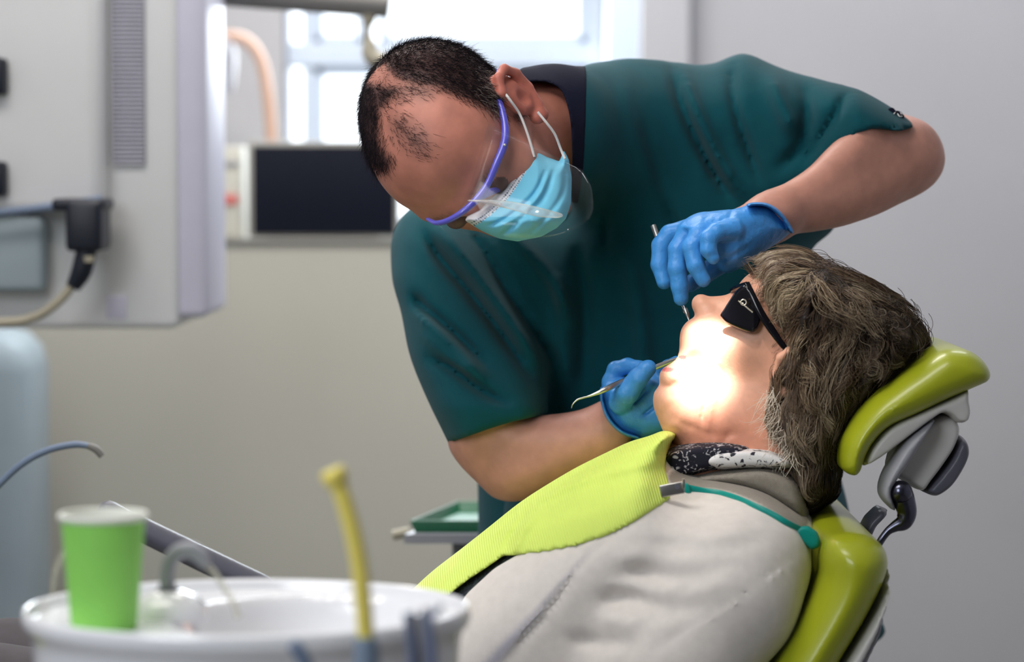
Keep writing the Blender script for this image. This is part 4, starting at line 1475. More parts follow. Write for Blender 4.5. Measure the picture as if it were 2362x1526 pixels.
# clear visor: bowed sheet hanging from the brow bar
top_e = cr([(1126, 285, 2.95), (1104, 360, 2.93), (1082, 430, 2.912), (1050, 492, 2.905), (1002, 508, 2.93), (984, 492, 2.955)], 5)
bot_e = cr([(1344, 392, 2.93), (1366, 440, 2.905), (1358, 505, 2.88), (1270, 545, 2.872), (1120, 548, 2.892), (1020, 530, 2.93)], 5)
V, Fq = [], []
nu, nv = len(top_e), 14
for s_ in (0, 1):
    for i in range(nu):
        for j in range(nv):
            t = j / (nv - 1)
            q = top_e[i] * (1 - t) + bot_e[i] * t
            yy = q[2] - .016 * math.sin(math.pi * t) * math.sin(math.pi * (i + .5) / nu)
            V.append(tuple(P(q[0], q[1], yy + .0012 * s_)))
off = nu * nv
for i in range(nu - 1):
    for j in range(nv - 1):
        a_ = i * nv + j
        Fq.append((a_, a_ + nv, a_ + nv + 1, a_ + 1))
        Fq.append((a_ + off, a_ + 1 + off, a_ + nv + 1 + off, a_ + nv + off))
edge = [i * nv for i in range(nu)] + [(nu - 1) * nv + j for j in range(1, nv)] + [i * nv + nv - 1 for i in range(nu - 2, -1, -1)] + [j for j in range(nv - 2, 0, -1)]
for i in range(len(edge)):
    a_, b_ = edge[i], edge[(i + 1) % len(edge)]
    Fq.append((a_, b_, b_ + off, a_ + off))
mk('visor', V, Fq, M['visor'], glasses)
# lamp's reflection on the visor, shaped as an added pale plastic sliver
solid('visor_glint', [infl(cr([(1068, 462), (1110, 460), (1160, 462), (1220, 472), (1275, 486), (1298, 494), (1290, 502), (1240, 500), (1180, 484), (1120, 470)], 4, True), 6, .003, lambda px, py: 2.885 - 0 * px, smooth=False)], .0009, mat('glint_plastic', (255, 250, 246), 0.10, trans=0.5, alpha=0.5, ior=1.5, coat=1.0), glasses, k=.001, relax=1)

# --- instruments held by the dentist
di = empty('dental_mirror_handle', P(1550, 630, 3.03), 'steel instrument held upright in the gloved hand above the patient\'s nose', 'dental instrument')
pxtube([(1507, 520, 3.078, 7), (1513, 536, 3.075, 7), (1540, 610, 3.062, 7), (1570, 690, 3.034, 6), (1581, 718, 3.012, 5.5)], 14, 3).build('handle', M['steel'], di)
pxtube([(1580, 712, 3.008, 5.5), (1584, 722, 3.006, 5), (1588, 735, 3.004, 2.6), (1594, 752, 3.0, 2)], 12, 3).build('shank', M['steel'], di)
ds = empty('dental_scaler', P(1440, 880, 3.03), 'slim steel scaler with a hooked tip, pinched in the lower gloved hand', 'dental instrument')
pxtube([(1382, 905, 3.015, 5), (1400, 896, 3.018, 6.5), (1430, 882, 3.03, 6.5), (1470, 866, 3.04, 6), (1510, 848, 3.03, 6.5), (1545, 834, 3.02, 6), (1566, 826, 3.01, 4)], 14, 4).build('handle', M['steel'], ds)
pxtube([(1318, 941, 3.015, 1), (1321, 932, 3.015, 1.6), (1331, 922, 3.015, 2), (1345, 917, 3.015, 2.2), (1360, 913, 3.015, 2.6), (1384, 904, 3.015, 5)], 10, 5).build('hooked_tip', M['steel'], ds)
pxtube([(1564, 827, 3.01, 4), (1580, 822, 3.005, 2.2), (1596, 826, 3.0, 1.6)], 10, 4).build('working_end', M['steel'], ds)

# ================================================================== the patient
pat = empty('person', (-.1, 2.98, .55), 'grey-haired patient lying back with mouth open, in dark glasses and a light grey jacket', 'person')
PY = 2.985
face = [(1612, 745), (1600, 757), (1590, 772), (1588, 800), (1585, 828), (1560, 850), (1545, 868), (1540, 890), (1535, 920), (1542, 955), (1556, 985), (1568, 1015), (1580, 1060), (1600, 1110), (1700, 1130), (1800, 1120), (1880, 1100), (1960, 1040), (2010, 960), (2045, 870), (2040, 780), (1990, 700), (1910, 645), (1840, 622), (1780, 622), (1745, 640), (1722, 658), (1700, 682), (1672, 700), (1650, 712), (1630, 730)]
cran = [(1722, 660), (1745, 640), (1780, 622), (1840, 618), (1910, 640), (1990, 700), (2040, 780), (2045, 870), (2010, 950), (1950, 1010), (1880, 1020), (1820, 980), (1760, 900), (1720, 820), (1705, 740)]
nose = [(1740, 645), (1722, 656), (1698, 672), (1674, 680), (1640, 683), (1618, 683), (1607, 691), (1603, 704), (1606, 720), (1614, 733), (1628, 742), (1650, 745), (1680, 740), (1720, 715)]
lipu = [(1640, 735), (1613, 731), (1598, 737), (1584, 745), (1573, 762), (1570, 785), (1571, 808), (1572, 822), (1590, 832), (1630, 835), (1665, 800), (1670, 750)]
chin = [(1575, 838), (1556, 836), (1536, 848), (1526, 858), (1523, 872), (1526, 886), (1518, 897), (1510, 907), (1508, 925), (1514, 944), (1528, 958), (1541, 972), (1552, 992), (1600, 990), (1660, 960), (1690, 900), (1650, 850), (1610, 842)]
neck = [(1545, 968), (1553, 990), (1561, 1012), (1568, 1040), (1575, 1090), (1640, 1130), (1760, 1130), (1850, 1120), (1850, 1000), (1760, 900), (1660, 900), (1580, 930)]
pfold = strokes([
    ([(1640, 862), (1632, 900), (1622, 940), (1612, 985)], 5, -.0022),
    ([(1618, 868), (1612, 900), (1602, 935)], 5, -.0015),
    ([(1652, 870), (1650, 900), (1640, 945), (1630, 1000)], 6, .0016),
    ([(1628, 880), (1620, 930), (1606, 990)], 6, .0016),
    ([(1600, 992), (1660, 1004), (1720, 1000)], 8, -.0006),
    ([(1548, 962), (1580, 978), (1610, 985)], 10, -.0012),
    ([(1690, 990), (1672, 1015), (1660, 1040)], 9, -.0012),
    ([(1648, 742), (1662, 770), (1664, 800), (1650, 835)], 7, -.0022),
    ([(1690, 790), (1660, 830), (1645, 870)], 22, .003),
    ([(1526, 893), (1545, 892), (1560, 880)], 6, -.002),
    ([(1640, 838), (1660, 850), (1668, 870)], 5, -.0015),
], (1450, 560, 2150, 1180))
pf = Fld(np.array(P(1480, 1150, PY)) - (0, .14, .02), np.array(P(2075, 590, PY)) + (0, .14, .01), .0019)
pf.add(infl(cran, 150, .076, PY, None, blur=10), 0)
pf.add(infl(face, 120, .066, PY, pfold, blur=6, tmod=lambda px, py: .60 + .40 * np.clip((px - 1560) / 230, 0, 1)), .03)
pf.add(infl(lipu, 42, .034, PY, pfold), .018)
pf.add(infl(chin, 55, .038, PY, pfold), .02)
pf.add(infl(neck, 90, .058, PY, pfold, blur=6), .03)
pf.add(infl(nose, 26, .013, PY), .007)
pf.add(ell(P(1632, 722, PY - .011), (.010, .008, .0085)), .005)
pf.add(ell(P(1632, 722, PY + .011), (.010, .008, .0085)), .005)
pf.add(ell(P(1614, 700, PY), (.0085, .012, .0095)), .006)
for sd in (-1, 1):
    pf.cut(chain([(tuple(P(1622, 733, PY + sd * .0075)), .0028), (tuple(P(1632, 716, PY + sd * .006)), .002)]), .003)
    pf.add(ell(P(1716, 800, PY + sd * .046), (.022, .014, .020)), .02)      # cheekbones
    pf.cut(ell(P(1688, 712, PY + sd * .040), (.018, .018, .016)), .012)       # eye sockets
    pf.add(ell(P(1702, 716, PY + sd * .032), (.0125, .0125, .0125)), .004)
    # ear
    e0 = lambda px, py, o_=0.: tuple(P(px, py, PY + sd * (.078 + o_)))
    pf.add(chain([(e0(1800, 900), .006), (e0(1792, 860, .004), .004), (e0(1800, 825, .010), .0045), (e0(1822, 808, .013), .0045), (e0(1845, 815, .014), .0045), (e0(1850, 845, .012), .0045), (e0(1835, 875, .009), .0045), (e0(1812, 905, .004), .006)], .003), .004)
    pf.add(ell(P(1820, 860, PY + sd * .080), (.014, .006, .022)), .006)
    pf.cut(ell(P(1806, 868, PY + sd * .090), (.006, .008, .008)), .004)
# open mouth
pf.cut(chain([(tuple(P(1556, 834, PY)), .009), (tuple(P(1610, 838, PY)), .007)]), .004)
pf.cut(ell(P(1585, 838, PY), (.018, .020, .007)), .004)


def pcol(V):
    base = np.array(lin((226, 168, 140)))
    n = noise3(V, 40, 9)[:, None]
    n2 = noise3(V, 260, 4, 2)[:, None]
    c = base * (1 + .07 * n + .05 * n2)
    px, py = topx(V[:, 0], V[:, 1], V[:, 2])
    rd = np.exp(-((px - 1660) / 120) ** 2 - ((py - 1010) / 70) ** 2)[:, None]
    c = c * (1 - rd * np.array([.06, .26, .30]))
    lip = ((np.hypot((px - 1574) / 9, (py - 824) / 5) < 1) | (np.hypot((px - 1540) / 14, (py - 852) / 5) < 1))[:, None]
    return np.where(lip, np.array(lin((196, 110, 104))), c)


VP, QP = pf.surf(2)
# trunk, arms and legs inside the clothes
trunk = [
    (pxchain([(1700, 1090, PY, 95), (1620, 1200, PY, 200), (1450, 1380, PY, 260), (1250, 1560, PY, 270), (1050, 1760, PY, 260)], .03), 0),
    (chain([(tuple(P(1750, 1310, 2.87)), .04), (tuple(P(1750, 1310, 3.10)), .04)]), .03),
]
tf = fit([t_[0] for t_ in trunk], .006)
for p_, k_ in trunk:
    tf.add(p_, k_)
VT, QT = tf.surf(1)
mk('body', np.concatenate([VP, VT]), np.concatenate([QP, QT + len(VP)]), M['skin_f'], pat, True, np.concatenate([pcol(VP), np.tile(np.array(lin((226, 168, 140))), (len(VT), 1))]))

# --- clothes: the trunk as a rounded solid whose chest line follows the bib
chest = cr([(1600, 1100), (1548, 1075), (1520, 1035), (1480, 1036), (1410, 1068), (1345, 1100), (1280, 1138), (1215, 1180), (1140, 1240), (1070, 1295), (1000, 1350), (900, 1450), (780, 1570), (660, 1700), (600, 1830), (640, 1980), (800, 2030), (1100, 2030), (1400, 2000), (1560, 1900), (1680, 1740), (1760, 1590), (1800, 1500), (1850, 1400), (1878, 1320), (1882, 1255), (1868, 1205), (1820, 1165), (1760, 1128), (1680, 1108)], 3, True)
cfold = strokes([
    ([(1760, 1330), (1620, 1400), (1530, 1330), (1420, 1300)], 31, 0.0020),
    ([(1640, 1300), (1560, 1330), (1480, 1320), (1400, 1330)], 18, -0.0030),
    ([(1680, 1260), (1590, 1290), (1500, 1275), (1430, 1290)], 20, 0.0025),
    ([(1600, 1370), (1520, 1390), (1440, 1370), (1380, 1390)], 18, -0.0030),
    ([(1560, 1420), (1480, 1440), (1400, 1420)], 23, 0.0030),
    ([(1500, 1470), (1400, 1490), (1310, 1470)], 18, -0.0025),
    ([(1700, 1200), (1600, 1225), (1520, 1220)], 20, -0.0015),
], (560, 980, 2000, 2060))
tb_ = infl(chest, 230, .185, 2.965, cfold, smooth=False, blur=20)
armc = pxchain([(1735, 1300, 2.825, 135), (1680, 1380, 2.80, 150), (1560, 1530, 2.79, 150), (1430, 1690, 2.79, 135), (1360, 1790, 2.80, 125), (1200, 1830, 2.83, 105), (1040, 1850, 2.88, 85)], .03)
armf = pxchain([(1735, 1290, 3.13, 130), (1640, 1420, 3.14, 130), (1450, 1650, 3.14, 115), (1250, 1720, 3.10, 95), (1080, 1820, 3.06, 80)], .03)


def offs(prim, d, region=None, taper=None):
    fn, lo, hi = prim

    def g(x, y, z):
        r = fn(x, y, z) - d
        if region is not None:
            px, py = np.broadcast_arrays(*topx(x, y, z))
            di = region.at(px, py)
            if taper:
                r = fn(x, y, z) - (taper[0] + (d - taper[0]) * np.clip(di / taper[1], 0, 1))
            r = np.maximum(r, -di * 2.95 / FP)
        return r.astype(np.float32)
    return g, lo - d, hi + d


mouthgap = None
# blouse under the jacket (dark print), chest strip only
clo = np.array([min(tb_[1][0], armc[1][0]), armc[1][1], min(tb_[1][2], armc[1][2])]) - .03
chi = np.array([tb_[2][0], max(tb_[2][1], armf[2][1]), tb_[2][2]]) + .03
blo = polymap(cr([(1250, 1160), (1215, 1265), (1150, 1330), (1090, 1385), (900, 1560), (700, 1900), (500, 1900), (560, 1600), (900, 1330), (1100, 1200)], 4, True))
fb_ = Fld(clo, chi, .005)
fb_.add(offs(tb_, .0, blo), 0)
fb_.build('blouse', M['blouse'], pat, 2)

# jacket
cardreg = polymap([(1530, 990), (1530, 1085), (1440, 1150), (1240, 1260), (1200, 1275), (1140, 1310), (1075, 1370), (1040, 1430), (960, 1530), (860, 1700), (800, 2080), (1500, 2080), (2000, 1800), (2000, 1100), (1850, 1080), (1700, 1030), (1600, 1050)])
fc_ = Fld(clo, chi, .0046)
fc_.add(offs(tb_, .006, cardreg), 0)
fc_.add(armc, .03)
fc_.add(armf, .03)
jf = strokes([
    # armhole seam and sleeve seam
    ([(1868, 1262), (1810, 1300), (1750, 1345), (1690, 1385), (1620, 1430), (1540, 1480), (1470, 1530)], 4, -.0035),
    ([(1862, 1272), (1804, 1312), (1744, 1357), (1684, 1397), (1612, 1442), (1532, 1492)], 5, .002),
    # front edge of the sleeve / side panel
    ([(1428, 1225), (1370, 1270), (1320, 1330), (1270, 1400), (1200, 1480), (1150, 1545)], 6, -.0035),
    ([(1410, 1240), (1350, 1290), (1295, 1355), (1220, 1440), (1130, 1545)], 9, .002),
    # drag folds
    ([(1700, 1290), (1600, 1330), (1520, 1330), (1430, 1300)], 19, -0.0030),
    ([(1690, 1330), (1600, 1365), (1500, 1360), (1400, 1335)], 21, 0.0030),
    ([(1640, 1395), (1540, 1405), (1450, 1380), (1390, 1385)], 16, -0.0030),
    ([(1560, 1440), (1470, 1440), (1380, 1425)], 21, 0.0030),
    ([(1480, 1490), (1390, 1480), (1310, 1470)], 14, -0.0024),
    ([(1720, 1215), (1640, 1235), (1560, 1225), (1470, 1235)], 21, 0.0024),
    ([(1770, 1240), (1690, 1262), (1600, 1270), (1500, 1258)], 16, -0.0018),
    ([(1560, 1122), (1640, 1128), (1740, 1160), (1830, 1230)], 7, -0.0018),
], (700, 980, 2000, 2060))
fc_.mod(lambda x, y, z: (lambda p: -jf.at(*np.broadcast_arrays(*p)))(topx(x, y, z)) * (y < 3.0))
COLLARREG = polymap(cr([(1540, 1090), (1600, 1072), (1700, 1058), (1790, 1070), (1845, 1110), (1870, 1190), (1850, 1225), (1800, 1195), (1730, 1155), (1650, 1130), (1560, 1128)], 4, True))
SIDEPAN = polymap([(1420, 1235), (1365, 1275), (1318, 1330), (1262, 1405), (1190, 1490), (1150, 1545), (1080, 1640), (1010, 1640), (1130, 1500), (1230, 1400), (1330, 1290)])


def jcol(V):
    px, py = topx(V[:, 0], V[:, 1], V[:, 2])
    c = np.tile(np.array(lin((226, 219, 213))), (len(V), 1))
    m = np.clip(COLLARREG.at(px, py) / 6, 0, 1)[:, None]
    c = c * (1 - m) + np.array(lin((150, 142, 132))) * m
    m = np.clip(SIDEPAN.at(px, py) / 16, 0, 1)[:, None]
    c = c * (1 - m) + np.array(lin((172, 169, 180))) * m
    return c


# hollow for the neck
fc_.cut(chain([(tuple(P(1690, 1000, PY)), .062), (tuple(P(1700, 1075, PY)), .066)]), .01)
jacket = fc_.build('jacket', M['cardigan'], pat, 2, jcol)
# knitted stand collar
collar = [(1536, 1112), (1550, 1102), (1600, 1086), (1680, 1072), (1760, 1066), (1815, 1082), (1850, 1112), (1868, 1170), (1860, 1215), (1810, 1185), (1740, 1150), (1660, 1132), (1570, 1130), (1540, 1124)]
solid('collar', [infl(collar, 34, .098, PY)], .003, mat('grey_knit', (158, 150, 140), 0.9, noise=0.12, nscale=220, bump=0.7, bscale=380, weave=300), jacket)
# printed scarf: two rolls round the neck
sc1 = [(1527, 1050), (1540, 1035), (1580, 1022), (1640, 1015), (1700, 1018), (1740, 1030), (1720, 1048), (1690, 1080), (1620, 1096), (1565, 1112), (1540, 1114), (1526, 1080)]
sc2 = [(1640, 1040), (1700, 1030), (1740, 1030), (1780, 1035), (1815, 1052), (1840, 1078), (1790, 1086), (1720, 1086), (1660, 1088), (1620, 1072)]
s1 = solid('scarf', [infl(sc1, 20, .088, PY - .002)], .0025, M['scarf'], pat)
solid('scarf_fold', [infl(sc2, 16, .092, PY - .002)], .0025, M['scarf_w'], s1)
solid('trousers', [chain([(tuple(P(1050, 1800, 2.93)), .13), ((-.55, 2.90, SZ + .17), .085), ((-.92, 2.90, SZ + .14), .06)], .02), chain([(tuple(P(1050, 1800, 3.03)), .13), ((-.55, 3.06, SZ + .17), .085), ((-.92, 3.06, SZ + .14), .06)], .02)], .008, mat('charcoal_trouser_cloth', (78, 74, 78), 0.9, noise=0.08), pat, k=.03)

# --- dark glasses
lensp = [(1722, 655), (1700, 668), (1684, 690), (1668, 715), (1661, 728), (1675, 745), (1700, 758), (1728, 768), (1745, 762), (1756, 742), (1762, 728), (1752, 700), (1738, 672)]
sg = empty('sunglasses', P(1710, 710, PY), None, None)
sg.parent = pat
sg.location = Vector(P(1710, 710, PY)) - pat.location
SGY = PY - .074
solid('lens', [infl(lensp, 9, .006, lambda px, py: SGY + .00022 * np.clip(1740 - px, 0, 100))], .0012, M['lens'], sg, relax=1)
solid('lens', [infl([(a_ + 6, b_ - 4) for a_, b_ in lensp], 9, .006, lambda px, py: 2 * PY - SGY - .00022 * np.clip(1740 - px, 0, 100))], .0015, M['lens'], sg, relax=1)
bridge = MB()
pxtube([(1722, 656, SGY + .016, 7), (1704, 662, PY - .03, 7), (1690, 668, PY - .01, 6), (1690, 668, PY + .01, 6), (1708, 660, PY + .03, 7), (1730, 650, PY + .06, 7)], 12, mb=bridge)
for sd in (-1, 1):
    pxtube([(1722, 652, PY + sd * .072, 7), (1740, 690, PY + sd * .079, 8), (1758, 726, PY + sd * .083, 9), (1780, 760, PY + sd * .086, 9), (1805, 795, PY + sd * .088, 7), (1840, 830, PY + sd * .086, 6)], 12, flat=.5, mb=bridge)
bridge.build('frame', M['lens'], sg)
lg = MB()
LY = SGY - .0095
cir = [(1715 + 6.5 * math.cos(t), 697 + 6.5 * math.sin(t), LY + .001, 1.6) for t in np.linspace(0, 2 * math.pi, 12)]
pxtube(cir, 6, 2, mb=lg)
pxtube([(1703, 693, LY + .002, 1.6), (1709, 698, LY + .002, 1.8), (1715, 700, LY + .001, 1.8)], 6, 3, mb=lg)
pxtube([(1714, 702, LY + .001, 1.6), (1724, 710, LY, 1.8), (1736, 720, LY, 1.8)], 6, 3, mb=lg)
lg.build('temple_logo', M['silver'], sg)

# --- hair: solid mass with clumps, then strands that follow it
hm = [(1768, 605), (1800, 592), (1850, 588), (1900, 600), (1955, 632), (2000, 655), (2050, 690), (2090, 725), (2118, 765), (2126, 800), (2100, 845), (2040, 905), (1985, 965), (1950, 1020), (1930, 1085), (1925, 1130), (1880, 1165), (1845, 1160), (1832, 1125), (1822, 1090), (1795, 1050), (1768, 1010), (1756, 960), (1770, 900), (1762, 850), (1778, 800), (1790, 765), (1776, 725), (1764, 690), (1756, 650)]
clump = strokes([
    ([(1880, 640), (1840, 700), (1810, 780), (1790, 860)], 10, -0.0036),
    ([(1900, 650), (1880, 740), (1850, 840), (1820, 940)], 11, -0.0042),
    ([(1930, 660), (1940, 750), (1920, 860), (1880, 970)], 11, -0.0036),
    ([(1960, 670), (2000, 760), (1990, 850), (1950, 930)], 12, -0.0042),
    ([(2000, 690), (2050, 760), (2060, 830)], 12, -0.0042),
    ([(1860, 620), (1810, 640), (1785, 690)], 9, -0.0030),
    ([(1790, 900), (1800, 980), (1830, 1060)], 9, -0.0036),
    ([(1850, 900), (1850, 1000), (1870, 1100)], 10, -0.0036),
    ([(1910, 900), (1900, 1000), (1900, 1090)], 10, -0.0036),
    ([(2030, 700), (2090, 770), (2090, 810)], 9, 0.0036),
    ([(1890, 640), (1860, 720), (1830, 810)], 9, 0.0030),
], (1700, 540, 2180, 1200))
hfld = Fld(np.array(P(1740, 1180, PY)) - (0, .13, .02), np.array(P(2145, 570, PY)) + (.01, .13, .01), .0028)
hfld.add(infl(hm, 85, .102, PY, clump, blur=6), 0)
vv, qq = hfld.surf(2)
vv = vv + hfld.grad(vv) * (noise3(vv, 34, 2) * .0045 + noise3(vv, 110, 5, 1) * .0015)[:, None]
hn = (.5 + .5 * np.clip(noise3(vv, 120, 8), -1, 1))[:, None]
hc = np.array(lin((34, 28, 28))) * (1 - hn) + np.array(lin((72, 58, 48))) * hn
hair_o = mk('hair', vv, qq, M['hair_p'], pat, True, hc)

nS, K = 19000, 17
sel = rng.choice(len(vv), nS * 2)
rt_ = vv[sel] + rng.normal(0, .002, (len(sel), 3))
rt_ = rt_[(rt_[:, 1] < PY + .05)][:nS]
px_, py_ = topx(rt_[:, 0], rt_[:, 1], rt_[:, 2])
keep = (px_ < 2120)
rt_ = rt_[keep]
N = len(rt_)
pos = rt_ - hfld.at(rt_)[:, None] * hfld.grad(rt_)
L_ = rng.uniform(.028, .085, N)
px_, py_ = topx(rt_[:, 0], rt_[:, 1], rt_[:, 2])
L_ = np.where(px_ > 2040, L_ * .7, L_)
L_ = np.where((px_ < 1815) & (py_ < 720), L_ * .45, L_)
ph = 5.0 * noise3(rt_, 26, 51, 2) + rng.normal(0, .45, N)
curl = (.75 + .35 * noise3(rt_, 30, 12, 1) + rng.normal(0, .12, N)) * np.where(px_ > 1960, 1.8, 1)
lift = rng.uniform(-.001, .010, N) * np.where((py_ < 700) | (px_ > 2000), 1.5, .8)
bias = rng.normal(0, .14, N)
cl_id = noise3(rt_, 42, 31, 2)
pts = [pos.copy()]
for s_ in range(K - 1):
    px, py = topx(pos[:, 0], pos[:, 1], pos[:, 2])
    rx, ry = px - 1905, py - 640
    rl = np.hypot(rx, ry) + 1e-6
    dx = rx / rl * np.clip(1.2 - rl / 420, .15, 1) + np.where(px < 1860, -.25, 0) + np.where(py > 900, .15, 0)
    dy = ry / rl * .6 + 1.0
    dx = np.where(px > 2040, dx - .7 * np.clip((py - 740) / 80, -1, 1), dx)
    ang = np.arctan2(dy, dx) + bias + .7 * cl_id + curl * np.sin(ph + s_ * .42)
    d = np.stack([np.cos(ang), 0 * ang, -np.sin(ang)], -1)
    g = hfld.grad(pos)
    d = d - (d * g).sum(1, keepdims=True) * g * .95
    d /= np.linalg.norm(d, axis=1, keepdims=True) + 1e-9
    pos = pos + d * (L_ / (K - 1))[:, None]
    want = .0012 + lift * (s_ / K) ** .6
    cor = want - hfld.at(pos)
    pos = pos + g * np.clip(cor, -.004, .004)[:, None] * .6
    pts.append(pos.copy())
pts = np.stack(pts, 1)
# gather the strands into locks
gi = rng.choice(N, 420, replace=False)
near = np.empty(N, int)
for a_ in range(0, N, 2000):
    dd_ = ((rt_[a_:a_ + 2000, None, :] - rt_[None, gi, :]) ** 2).sum(2)
    near[a_:a_ + 2000] = gi[np.argmin(dd_, 1)]
tw = (np.linspace(0, 1, K) ** .7)[None, :, None] * rng.uniform(.55, .95, (N, 1, 1))
pts = pts * (1 - tw) + (pts[near] + (rt_ - rt_[near])[:, None, :] * .22) * tw
r_ = rng.random((N, 1))
tone = .5 + .5 * np.clip(noise3(rt_, 85, 77, 2) * 1.6, -1, 1)[:, None]
dark, mid, lite = np.array(lin((38, 30, 28))), np.array(lin((132, 104, 78))), np.array(lin((226, 206, 172)))
w_ = np.clip(.75 * tone + .4 * r_ - .05, 0, 1)
cc = np.where(w_ < .55, dark + (mid - dark) * w_ / .55, mid + (lite - mid) * (w_ - .55) / .45)
shade = np.clip(np.clip((px_ - 1840) / 180, 0, 1) * .55 + np.clip((py_ - 860) / 160, 0, 1) * np.clip((px_ - 1800) / 60, 0, 1) * .45, 0, .8)[:, None]  # shade painted into the strands, darker to the right and bottom
cc = cc * (1 - shade) * .8
front = np.exp(-((px_ - 1775) / 55) ** 2 - ((py_ - 980) / 90) ** 2)[:, None]  # lamp light painted in: strands beside the cheek turn pale
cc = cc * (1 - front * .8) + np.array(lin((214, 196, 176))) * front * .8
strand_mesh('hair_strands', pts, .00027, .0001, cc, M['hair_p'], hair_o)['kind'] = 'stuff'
# stray curls round the outline and wisps over the cheek
fly = []
spec = [(1905, 620, 40, -150, 80), (1940, 640, 50, -140, 90), (1975, 655, 40, -120, 100), (2060, 720, 60, -60, 150), (2090, 740, 60, -50, 170), (2105, 760, 55, -40, 190), (2100, 790, 50, -60, 190), (2080, 740, 65, -70, 180), (2020, 690, 45, -110, 100), (2110, 780, 45, -60, 170)]
for (cx, cy, rr, a0, a1) in spec:
    for q in range(22):
        aa = np.radians(np.linspace(a0 + rng.normal(0, 14), a1 + rng.normal(0, 25), K))
        r2 = rr * rng.uniform(.45, 1.0) * (1 - .25 * np.linspace(0, 1, K))
        x_, y_ = cx + rng.normal(0, 9), cy + rng.normal(0, 9)
        Y_ = PY - .02 + rng.normal(0, .03)
        fly.append([tuple(P(x_ - rr * .35 + r2[i] * math.cos(aa[i]), y_ + r2[i] * math.sin(aa[i]) * .8, Y_ + .004 * math.sin(i * .5))) for i in range(K)])
for q in range(150):
    x_, y_ = rng.normal(1790, 13), rng.uniform(890, 1065)
    x_ += (y_ - 960) * .25
    a_ = rng.normal(2.1, .4)
    Ln = rng.uniform(30, 78)
    cv = rng.normal(0, .9)
    p_ = []
    X_, Yp = x_ + 14, y_
    for i in range(K):
        p_.append(tuple(P(X_, Yp, PY - .078 - .012 * i / K + 0.01 * math.sin(q))))
        a_ += cv / K
        X_ += math.cos(a_) * Ln / K
        Yp += math.sin(a_) * Ln / K
    fly.append(p_)
fly = np.array(fly)
fc = np.tile(np.array(lin((70, 55, 46))), (len(fly), 1)) * rng.uniform(.7, 1.8, (len(fly), 1))
fc[220:] = np.array(lin((242, 230, 212))) * rng.uniform(.8, 1.0, (len(fly) - 220, 1))  # wisps coloured near white to look lit by the lamp
strand_mesh('stray_hair', fly, .00030, .0001, fc, M['hair_p'], hair_o)['kind'] = 'stuff'

# ================================================================== bib and its clip strap
bibp = [(1560, 1003), (1549, 1018), (1535, 1042), (1530, 1072), (1540, 1100), (1545, 1130), (1546, 1150), (1460, 1205), (1400, 1235), (1330, 1258), (1260, 1272), (1190, 1279), (1160, 1282), (1120, 1310), (1080, 1336), (1000, 1400), (880, 1500), (700, 1500), (780, 1300), (1000, 1100), (1300, 960), (1470, 960), (1540, 975)]
breg = polymap(bibp, 80, 2.0)
fbib = Fld(np.array(P(820, 1480, 2.7)) - .02, np.array(P(1580, 960, 3.2)) + (.0, .0, .03), .0030)
bibw = strokes([([(1160, 1280), (1180, 1230), (1220, 1180)], 5, -.003), ([(1400, 1095), (1440, 1083), (1500, 1070)], 9, .0008), ([(1190, 1275), (1205, 1225), (1245, 1180)], 8, .003)], (700, 900, 1700, 1560))
fbib.add(offs(tb_, .0125, breg, (.0075, 60)), 0)
# top corner folded up at the throat
fold = [(1560, 1003), (1549, 1020), (1536, 1044), (1530, 1075), (1500, 1090), (1430, 1110), (1340, 1130), (1280, 1150), (1250, 1150), (1300, 1112), (1345, 1088), (1420, 1052), (1480, 1020), (1510, 1000), (1530, 993), (1548, 994)]
fbib.add(infl(fold, 26, .14, 2.985, smooth=True), .008)
fbib.mod(lambda x, y, z: (lambda p: -bibw.at(*np.broadcast_arrays(*p)))(topx(x, y, z)) * (y < 3.0))
bib = tag(fbib.build('dental_bib', M['bib'], None, 1), 'lime ribbed paper bib spread over the patient\'s chest', 'bib')

st = empty('bib_strap', P(1700, 1150, 2.80), 'teal strap with metal clip running from the bib over the jacket shoulder', 'strap')


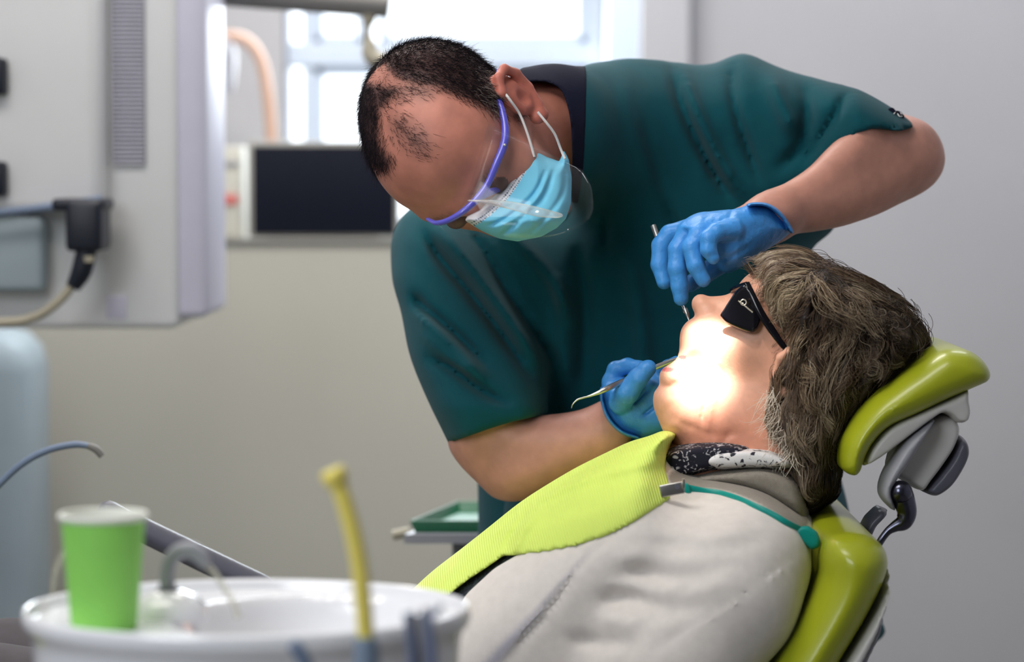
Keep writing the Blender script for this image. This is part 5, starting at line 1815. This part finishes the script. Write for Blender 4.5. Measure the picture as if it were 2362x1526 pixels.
def onto(px, py, flds, off=.0, y0=2.5):
    d = P(px, py, 3.0) - Vector((0, 0, EYE))
    d.normalize()
    ts = np.linspace(y0, 3.25, 900)
    q = np.array([0, 0, EYE])[None] + np.array(d)[None] * ts[:, None]
    hit = np.zeros(len(ts), bool)
    for f_ in flds:
        ins = np.all((q > f_.lo + f_.h * 2) & (q < f_.lo + f_.h * (f_.n - 3)), 1)
        hit |= ins & (f_.at(q) < 0)
    i = np.argmax(hit) if hit.any() else None
    return (q[i][1] - off) if i is not None else 2.9


sp_ = [(1588, 1128), (1620, 1132), (1660, 1138), (1700, 1150), (1740, 1167), (1780, 1186), (1815, 1206), (1850, 1226)]
tubep = []
for i, (a_, b_) in enumerate(sp_):
    Y_ = min(onto(a_, b_, [fc_, fbib], .004), PY - .102)
    tubep.append((a_, b_, Y_, 8.5 if 0 < i < 7 else 11))
pxtube(tubep, 14, 6, flat=.5).build('cord', M['teal'], st)
Yt = tubep[-1][2]
solid('tab', [infl([(1845, 1213), (1865, 1212), (1885, 1226), (1893, 1244), (1890, 1262), (1872, 1268), (1850, 1252), (1832, 1236), (1835, 1218)], 8, .008, Yt, smooth=False)], .0015, M['teal'], st)
Y0_ = tubep[0][2]
solid('clip_loop', [infl([(1558, 1115), (1580, 1112), (1592, 1120), (1594, 1140), (1578, 1146), (1540, 1150), (1536, 1140), (1556, 1134)], 8, .006, Y0_ - .002)], .0012, M['teal'], st)
cl = MB()
Y0_ = min(Y0_ - .006, onto(1532, 1138, [fbib, fc_]) + .004)
A_, B_ = P(1522, 1134, Y0_ - .010), P(1578, 1122, Y0_ - .010)
Rc = Matrix.Rotation(math.radians(-10), 3, 'Y')
ctr = (A_ + B_) / 2
cl.box((ctr.x - .0125, ctr.y - .002, ctr.z - .0062), (ctr.x + .0125, ctr.y + .002, ctr.z + .0062), .0012, Rc)
clip = cl.build('metal_clip', M['steel'], st)
m2 = MB()
c2 = P(1562, 1122, Y0_ - .013)
m2.lathe([(.0001, 0), (.0026, 0), (.0026, .0012), (.0001, .0012)], (c2.x, c2.y, c2.z), 16)
m2.V = [(x, c2.y - (z - c2.z), c2.z + (y - c2.y)) for x, y, z in m2.V]
m2.build('rivet', M['knobgrey'], clip)
lev = P(1577, 1108, Y0_ - .015)
MB().box((lev.x - .0012, lev.y - .002, lev.z - .008), (lev.x + .0012, lev.y + .003, lev.z + .002), .0004).build('clip_lever', M['steel'], clip)
